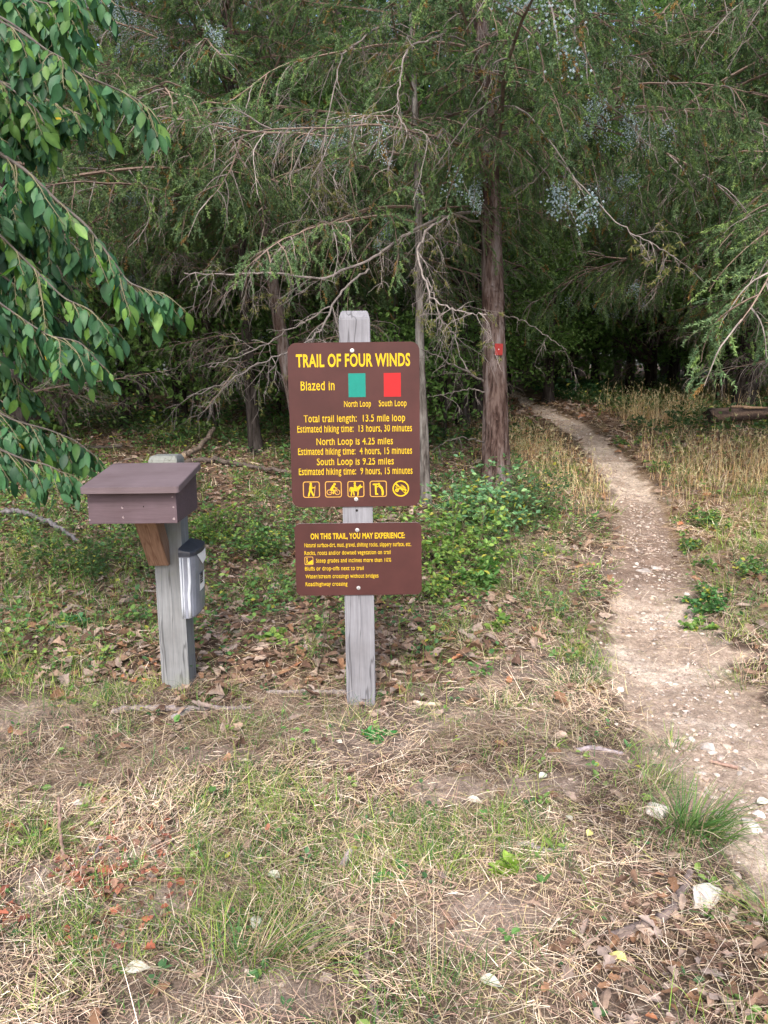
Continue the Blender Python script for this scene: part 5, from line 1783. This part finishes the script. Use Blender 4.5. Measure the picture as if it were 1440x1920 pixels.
stone(1300, 1375, 20, 12, 'flat pale stone in the middle of the trail', 12, (0.56, 0.50, 0.46))
stone(145, 1502, 20, 14, 'lone white stone in the straw at the far left', 13, (0.66, 0.62, 0.60))
stone(1230, 1052, 26, 10, 'pale slab behind the flat grey stone on the trail', 14, (0.52, 0.46, 0.42))
stone(1425, 1505, 26, 18, 'white stone behind the largest one at the right edge', 15, (0.68, 0.64, 0.61))

def stick(pts, r0, r1, label, name='stick', col=(0.16, 0.125, 0.115), lift=0.008, seed=0, cat='stick', end=None):
    rng = np.random.default_rng(seed)
    P = np.array([gpt(p[0], p[1], lift + (p[2] if len(p) > 2 else 0)) for p in pts])
    t = np.linspace(0, 1, len(P))
    tt = np.linspace(0, 1, 8 * len(P))
    Q = np.stack([np.interp(tt, t, P[:, k]) for k in range(3)], -1)
    for _ in range(2):
        Q[1:-1] = (Q[:-2] + 2 * Q[1:-1] + Q[2:]) / 4
    L = np.linalg.norm(Q[-1] - Q[0])
    Q[1:-1] += rng.normal(size=(len(Q) - 2, 3)) * L * 0.006
    org = Q.mean(0)
    mb = MB()
    V, fl = tube(Q - org, np.linspace(r0, r1, len(Q)) * rng.uniform(0.88, 1.12, len(Q)), 9)
    mb.add(V, fl[0], np.array(col) * rng.uniform(0.75, 1.25, (len(V), 1)))
    mb.add(V, fl[1:], end or (0.42, 0.33, 0.24))
    o = mb.build(name, M['stick'], loc=tuple(org), smooth=True)
    return tag(o, label, cat)
stick([(1147, 1768), (1175, 1757), (1212, 1748)], 0.013, 0.016, 'short thick dark stick lying below the straw at the lower right', seed=1, lift=0.014, end=(0.36, 0.20, 0.11))
stick([(1232, 1742), (1262, 1722), (1283, 1685), (1293, 1652)], 0.015, 0.011, 'long dark broken stick leading up to the white rock', seed=2, lift=0.014)
stick([(686, 1788), (690, 1840), (698, 1880), (712, 1925)], 0.007, 0.0085, 'thin grey stick pointing at the camera at the bottom edge', seed=3)
stick([(640, 1640), (652, 1622), (656, 1610)], 0.011, 0.013, 'stubby grey weathered piece of wood in the straw', seed=4, col=(0.34, 0.29, 0.29), lift=0.012)
stick([(968, 1593), (990, 1588), (1010, 1601), (1035, 1604), (1062, 1600)], 0.010, 0.005, 'wavy grey bark-covered stick in the straw right of centre', seed=5, col=(0.26, 0.22, 0.23))
stick([(113, 1545, 0.10), (115, 1585, 0.05), (121, 1620, 0.0)], 0.005, 0.007, 'broken stub standing upright among the russet leaves', seed=6, col=(0.24, 0.16, 0.13))
stick([(155, 1620, 0.01), (178, 1608, 0.02), (190, 1592, 0.03)], 0.004, 0.006, 'dark twig tilted up out of the russet leaves', seed=7, col=(0.17, 0.14, 0.14))
stick([(210, 1338), (280, 1330), (350, 1333), (420, 1330), (470, 1326)], 0.016, 0.010, 'long grey weathered pole lying in front of the register box post', 'fallen_branch', (0.21, 0.18, 0.18), 0.004, 8, 'fallen branch')
stick([(318, 1350), (340, 1342), (352, 1335)], 0.012, 0.013, 'forked grey stub against the weathered pole', seed=9, col=(0.30, 0.27, 0.27))
stick([(500, 1301), (560, 1299), (610, 1297), (648, 1297)], 0.009, 0.012, 'grey weathered batten lying left of the sign post foot', 'fallen_branch', (0.24, 0.21, 0.20), 0.006, 10, 'fallen branch')
stick([(776, 1312), (800, 1317), (826, 1321)], 0.010, 0.011, 'pale peeled stick right of the sign post foot', seed=11, col=(0.40, 0.33, 0.26))
stick([(890, 1240), (920, 1241), (938, 1240)], 0.007, 0.008, 'straight tan stick among the dead leaves right of the sign', seed=12, col=(0.45, 0.34, 0.24))
stick([(1330, 1415), (1352, 1420), (1385, 1430)], 0.006, 0.008, 'thin brown stick across the stony trail', seed=13, col=(0.30, 0.20, 0.16))
stick([(-40, 990), (0, 978), (50, 982), (100, 1003), (125, 1018), (148, 1035)], 0.030, 0.014, 'dark fallen branch lying in the weeds at the left edge', 'fallen_branch', (0.13, 0.12, 0.125), 0.10, 14, 'fallen branch')
stick([(-30, 985, 0.25), (10, 950, 0.20), (40, 925, 0.12)], 0.022, 0.012, 'dark branch propped up at an angle at the left edge', 'fallen_branch', (0.13, 0.12, 0.12), 0.10, 15, 'fallen branch')
stick([(345, 868, 0.05), (372, 862, 0.10), (390, 848, 0.16), (402, 838, 0.22)], 0.035, 0.028, 'crooked brown branch rising behind the register box', 'fallen_branch', (0.17, 0.135, 0.11), 0.03, 16, 'fallen branch')
stick([(330, 880, 0.03), (400, 872, 0.03), (470, 886, 0.03), (540, 893, 0.02)], 0.035, 0.020, 'long dark branch lying on the leaves between box and sign', 'fallen_branch', (0.10, 0.08, 0.07), 0.03, 17, 'fallen branch')
stick([(60, 865, 0.05), (150, 850, 0.05), (230, 846, 0.03)], 0.030, 0.018, 'dark branch lying on the leaves behind the hanging broad leaves', 'fallen_branch', (0.10, 0.085, 0.075), 0.03, 18, 'fallen branch')
stick([(1080, 1418), (1110, 1412), (1140, 1415), (1168, 1420)], 0.012, 0.008, 'flat grey root showing in the bare patch left of the trail', 'root', (0.27, 0.23, 0.24), 0.002, 19, 'root')

# fallen log
lp0, lp1 = gpt(1330, 806), gpt(1475, 803)
ax_ = norm(lp1 - lp0)
rng = np.random.default_rng(77)
mbq = MB()
tt = np.linspace(0, 1.2, 26)
r_ = 0.115 * (1 - 0.16 * tt)
Vt, fl = tube(np.array([[t_, 0.05 * math.sin(2 * t_), 0.10 + 0.03 * t_] for t_ in tt]), r_, 22, True)
Vt = Vt * (1 + 0.09 * (fbm(Vt[:, 0] * 4, Vt[:, 1] * 22, Vt[:, 2] * 22, 3, 5) - 0.5)[:, None] * np.array([0, 1, 1]))
Vt[:22, 0] += rng.uniform(-0.09, 0.05, 22)
Vt[22:44, 0] += rng.uniform(-0.02, 0.03, 22)
cl = mixc((0.05, 0.036, 0.032), (0.13, 0.09, 0.068), sstep(0.40, 0.6, fbm(Vt[:, 0] * 5, Vt[:, 1] * 30, Vt[:, 2] * 30, 3, 6)))
mbq.add(Vt, fl[0], cl)
mbq.add(Vt, fl[1:], (0.055, 0.042, 0.038))
lg = mbq.build('fallen_log', M['stick'], smooth=True, loc=tuple(lp0 + [0, 0, 0.10]))
lg.rotation_euler = (0, 0, math.atan2(ax_[1], ax_[0]))
tag(lg, 'short rotten brown log with a dark broken end in the grass near the right edge', 'log')
mb = MB()
for q in range(5):
    ang = R(60 + 35 * q)
    l_ = rng.uniform(0.3, 0.7)
    x0 = rng.uniform(0.1, 0.6)
    pts_ = np.array([[x0 + l_ * k, -0.122 * math.cos(ang), 0.115 + 0.120 * math.sin(ang) * (1 - 0.06 * k)] for k in np.linspace(0, 1, 5)])
    Vq, fq = tube(pts_, [0.012, 0.02, 0.018, 0.016, 0.006], 6)
    mb.add(Vq, fq, (0.30, 0.20, 0.13))
mb.build('bark_strip', M['stick'], lg)

def shrub(px, py, w_, h_, n, label, seed, cols=WEED, size=0.026, xy=None, group='leafy shrubs around the marked cedar', name='shrub'):
    rng = np.random.default_rng(seed)
    p = ground_px(px, py)
    p = np.array([p[0], p[1], float(ground_z(p[0], p[1]))])
    root = empty(name, tuple(p))
    tag(root, label, name.replace('_', ' '), group)
    A, B, ra, rb = [], [], [], []
    P, D, S = [], [], []
    n = int(n * 2.6)
    ns = max(5, int(n / 45))
    for k in range(ns):
        az = rng.uniform(0, 6.28)
        rr = rng.uniform(0.05, 1) * w_ / 2
        d = np.array([math.cos(az) * rr, math.sin(az) * rr, h_ * rng.uniform(0.55, 1.05)])
        pts = polyline(rng, (d[0] * 0.45, d[1] * 0.45, -0.03), d, np.linalg.norm(d) * rng.uniform(0.8, 1.1), 7, 0.03, 0.12)
        rr_ = np.linspace(0.0035, 0.0012, 8)
        A.extend(pts[:-1]); B.extend(pts[1:]); ra.extend(rr_[:-1]); rb.extend(rr_[1:])
        for q in range(9):
            f = rng.uniform(0.2, 1) * 7
            ki = min(int(f), 6)
            b0 = pts[ki] + (pts[ki + 1] - pts[ki]) * (f - ki)
            dd = rng.normal(size=3) * [1, 1, 0.5] + [0, 0, 0.2]
            fr = polyline(rng, b0, dd, rng.uniform(0.06, 0.16) * h_ / 0.5, 3, 0.12, 0.1)
            A.extend(fr[:-1]); B.extend(fr[1:]); ra.extend([0.0012] * 3); rb.extend([0.001] * 3)
            nl = rng.integers(4, 9)
            for j in range(nl):
                ff = rng.uniform(0.2, 1) * 3
                kj = min(int(ff), 2)
                P.append(fr[kj] + (fr[kj + 1] - fr[kj]) * (ff - kj))
                D.append(norm(fr[kj + 1] - fr[kj]) * 0.5 + rng.normal(size=3) * [0.8, 0.8, 0.3])
                S.append(size * 1.25 * rng.uniform(0.6, 1.3))
    mb = MB()
    V, F = prisms(np.array(A), np.array(B), np.array(ra), np.array(rb), 3)
    mb.add(V, F, (0.11, 0.10, 0.06))
    mb.build('stems', M['twig'], root)
    P, D, S = np.array(P), np.array(D), np.array(S)
    V, F = leaves_simple(P, D, rng.normal(size=P.shape) * 0.4 + [0, 0, 1], S, S * rng.uniform(0.5, 0.75, len(S)), 0.15)
    c = np.array(cols)[rng.integers(len(cols), size=len(P))] * rng.uniform(0.7, 1.35, (len(P), 1))
    c = np.where((rng.random(len(P)) < 0.06)[:, None], np.array((0.36, 0.35, 0.06)), c)
    mb = MB()
    mb.add(V, F, rep(c, 6))
    mb.build('foliage', M['weed'], root)
    return root
BLUEG = [(0.11, 0.25, 0.12), (0.155, 0.31, 0.14), (0.08, 0.185, 0.09), (0.20, 0.33, 0.14)]
YELG = [(0.15, 0.26, 0.06), (0.21, 0.31, 0.07), (0.10, 0.20, 0.05)]
shrub(895, 1000, 0.95, 0.62, 820, 'bushy blue-green shrub at the foot of the marked cedar', 601, BLUEG, 0.034)
shrub(990, 965, 0.7, 0.6, 480, 'darker low shrub right of the marked cedar foot', 602, [(0.045, 0.11, 0.045), (0.06, 0.13, 0.05), (0.08, 0.15, 0.05)])
shrub(850, 1065, 0.75, 0.60, 520, 'yellow-green shrub beside the lower sign panel', 603, YELG, 0.034)
shrub(905, 1095, 0.40, 0.24, 170, 'small broad-leaved seedling clump in front of the shrubs', 604, [(0.085, 0.20, 0.05), (0.11, 0.23, 0.06)], 0.045)
shrub(935, 1182, 0.16, 0.12, 46, 'tiny bright green seedling right of the lower panel', 605, YELG, 0.030)
shrub(825, 1125, 0.50, 0.32, 260, 'thin leafy weeds just right of the sign post', 606, YELG, 0.028)
shrub(1335, 1135, 0.42, 0.15, 330, 'dense dark green weeds on the right edge of the trail', 607, [(0.04, 0.12, 0.035), (0.055, 0.15, 0.045), (0.075, 0.18, 0.05)], 0.026)
shrub(1308, 1168, 0.14, 0.10, 70, 'bright green sprig at the trail edge below the dark weeds', 608, YELG, 0.026)
shrub(1290, 1030, 0.45, 0.16, 170, 'sparse weeds uphill on the right edge of the trail', 609, WEED, 0.026)
shrub(1395, 1080, 0.55, 0.22, 260, 'green weeds at the right edge above the bright trail', 620, WEED, 0.026)
shrub(1325, 985, 0.55, 0.24, 240, 'dark weeds on the verge where the trail darkens', 621, WEED, 0.026)
shrub(1250, 885, 0.50, 0.16, 180, 'low weeds along the right side of the upper trail', 622, WEED, 0.028)
shrub(1172, 838, 0.40, 0.16, 120, 'small weeds beside the upper trail bend', 623, WEED, 0.028)
shrub(1085, 746, 1.6, 0.5, 620, 'deep green bank of weeds where the trail meets the wood', 610, [(0.025, 0.085, 0.035), (0.035, 0.10, 0.04)], 0.075)
shrub(1120, 752, 1.5, 0.45, 480, 'dark green weeds right of the far bank', 611, [(0.03, 0.085, 0.03), (0.04, 0.10, 0.035)], 0.07)
shrub(400, 1020, 0.85, 0.42, 520, 'yellowish leafy shrub between the register box and the sign', 612, YELG, 0.026)
shrub(500, 1040, 0.80, 0.40, 520, 'green leafy weeds left of the lower sign panel', 613, WEED, 0.026)
shrub(150, 1075, 0.90, 0.38, 420, 'weedy clump left of the register box post', 614, [(0.05, 0.11, 0.035), (0.075, 0.14, 0.04)], 0.024)
shrub(500, 1205, 0.18, 0.11, 36, 'small light green seedling between the two posts', 615, YELG, 0.036)
shrub(145, 1170, 0.16, 0.12, 36, 'round-leaved seedling left of the register box post', 616, [(0.05, 0.15, 0.06), (0.09, 0.2, 0.05)], 0.040)
shrub(700, 1372, 0.12, 0.06, 36, 'bright green sprout in front of the sign post', 617, [(0.06, 0.22, 0.06)], 0.024)
shrub(955, 1640, 0.05, 0.06, 8, 'single lime green seedling in the straw', 618, [(0.24, 0.36, 0.06)], 0.030)
shrub(740, 1655, 0.16, 0.05, 50, 'flat clover patch in the middle of the straw', 619, [(0.06, 0.2, 0.05), (0.08, 0.22, 0.06)], 0.020)

def tuft(px, py, n, h, spread, lean, label, seed, cols=GREEN, straw=0.2, w_=0.003):
    rng = np.random.default_rng(seed)
    p = ground_px(px, py)
    p = np.array([p[0], p[1], float(ground_z(p[0], p[1]))])
    x, y = rng.normal(size=n) * spread, rng.normal(size=n) * spread * 0.7
    az = np.arctan2(y + lean[1] * spread + rng.normal(size=n) * spread * 0.5, x + lean[0] * spread + rng.normal(size=n) * spread * 0.5)
    V, F, kk = blade_strips(x, y, ground_z(x + p[0], y + p[1]) - p[2] - 0.004, az, rng.normal(1.05, 0.25, n), h * rng.uniform(0.45, 1.25, n), w_ * rng.uniform(0.6, 1.3, n), rng.uniform(0.3, 1.7, n), rng, 5)
    c = np.array(cols)[rng.integers(len(cols), size=n)] * rng.uniform(0.7, 1.3, (n, 1))
    c = np.where((rng.random(n) < straw)[:, None], pick(rng, n, STRAW), c)
    mb = MB()
    mb.add(V, F, rep(c, kk))
    o = mb.build('grass_tuft', M['grass'], loc=tuple(p))
    return tag(o, label, 'grass tuft', 'green grass tufts in the straw')
DG = [(0.055, 0.135, 0.035), (0.08, 0.165, 0.04), (0.12, 0.2, 0.05)]
tuft(1305, 1565, 330, 0.20, 0.055, (0.8, -0.4), 'thick dark green grass tuft beside the cream rock', 701, DG, 0.12, 0.0045)
tuft(520, 1815, 300, 0.17, 0.07, (1.4, 0.0), 'large grass tuft combed over to the right at the bottom', 702, GREEN, 0.4)
tuft(1432, 1740, 120, 0.18, 0.05, (-1.2, 0.3), 'grass tuft leaning in at the lower right edge', 703, GREEN, 0.2)
tuft(820, 1880, 90, 0.15, 0.05, (0.4, 0.4), 'wiry dark green grass tuft at the bottom centre', 704, DG, 0.1, 0.0022)
tuft(1220, 1480, 130, 0.13, 0.05, (0.5, -0.2), 'light green grass tuft on the left bank of the trail', 705, GREEN, 0.35)
tuft(440, 1370, 190, 0.12, 0.09, (0.2, 0.2), 'wide low green grass tuft in front of the two posts', 706, [(0.13, 0.21, 0.05), (0.17, 0.24, 0.06)], 0.2)
tuft(1080, 1290, 170, 0.13, 0.07, (0.3, 0.2), 'green grass tuft halfway between sign post and trail', 707, DG + GREEN, 0.25)
tuft(940, 1330, 170, 0.13, 0.09, (0.2, 0.2), 'mixed green and yellow grass tuft right of the sign post', 708, GREEN, 0.4)
tuft(85, 1585, 110, 0.16, 0.03, (0.9, 0.2), 'bright green grass tuft above the russet leaves', 709, [(0.16, 0.26, 0.06)], 0.35)
tuft(1270, 1390, 80, 0.10, 0.05, (0.4, 0.1), 'short grass tuft at the edge of the bright gravel', 710, GREEN, 0.3)
tuft(300, 1215, 60, 0.16, 0.04, (-0.2, 0), 'thin grass tuft at the left of the register box post', 711, GREEN, 0.35)
tuft(960, 1110, 180, 0.24, 0.14, (-0.2, 0.1), 'tall light green grass tuft below the marked cedar', 712, [(0.15, 0.23, 0.06), (0.2, 0.27, 0.08), (0.11, 0.18, 0.05)], 0.25)
tuft(1395, 1270, 150, 0.14, 0.09, (-0.3, 0), 'yellow-green grass tuft on the right side of the bright trail', 713, GREEN, 0.5)

# pale curled leaves lying on the straw
def pale_leaf(px, py, L, az, seed, col=(0.66, 0.68, 0.58)):
    rng = np.random.default_rng(seed)
    p = gpt(px, py, 0.012)
    V, F = leaf_blades(np.zeros((1, 3)), np.array([[math.cos(az), math.sin(az), 0.15]]), np.array([[0.2, -0.4, 1.0]]), np.array([L]), np.array([L * 0.55]), np.array([0.25]), 0.5)
    mb = MB()
    mb.add(V, F, col)
    o = mb.build('fallen_leaf', M['litter'], loc=tuple(p), smooth=True)
    return tag(o, 'pale whitish curled leaf lying on the straw', 'leaf', 'pale curled leaves on the straw')
for q, (px, py, L, az) in enumerate([(475, 1752, 0.06, 1.4), (235, 1833, 0.065, 0.1), (525, 1655, 0.055, 2.6), (875, 1503, 0.06, -0.4), (900, 1852, 0.06, -0.5), (1010, 1473, 0.05, 0.6), (1420, 1492, 0.06, 0.2),
                                     (1072, 1545, 0.04, 1.9), (790, 1305, 0.05, 1.5), (180, 1215, 0.05, 0.6), (885, 1225, 0.05, 0.7), (640, 1395, 0.04, 2.2), (1100, 1582, 0.045, 0.9), (1175, 1810, 0.05, 2.5)]):
    pale_leaf(px, py, L, az, 800 + q, (0.62, 0.60, 0.20) if q in (12, 13) else (0.50, 0.50, 0.42))

# grass grown up round the feet of the two posts
tuft(672, 1322, 60, 0.10, 0.06, (0, -0.6), 'sparse straw tuft grown round the foot of the sign post', 720, STRAW, 0.5, 0.0022)
tuft(700, 1316, 30, 0.12, 0.04, (0.8, -0.3), 'little green grass tuft at the right of the sign post foot', 721, GREEN, 0.3, 0.0026)
tuft(325, 1302, 60, 0.10, 0.07, (0, -0.6), 'sparse straw tuft grown round the foot of the register box post', 722, STRAW, 0.5, 0.0022)
tuft(372, 1330, 34, 0.15, 0.025, (0, -0.2), 'upright green grass tuft in front of the weathered pole', 723, DG, 0.1, 0.003)
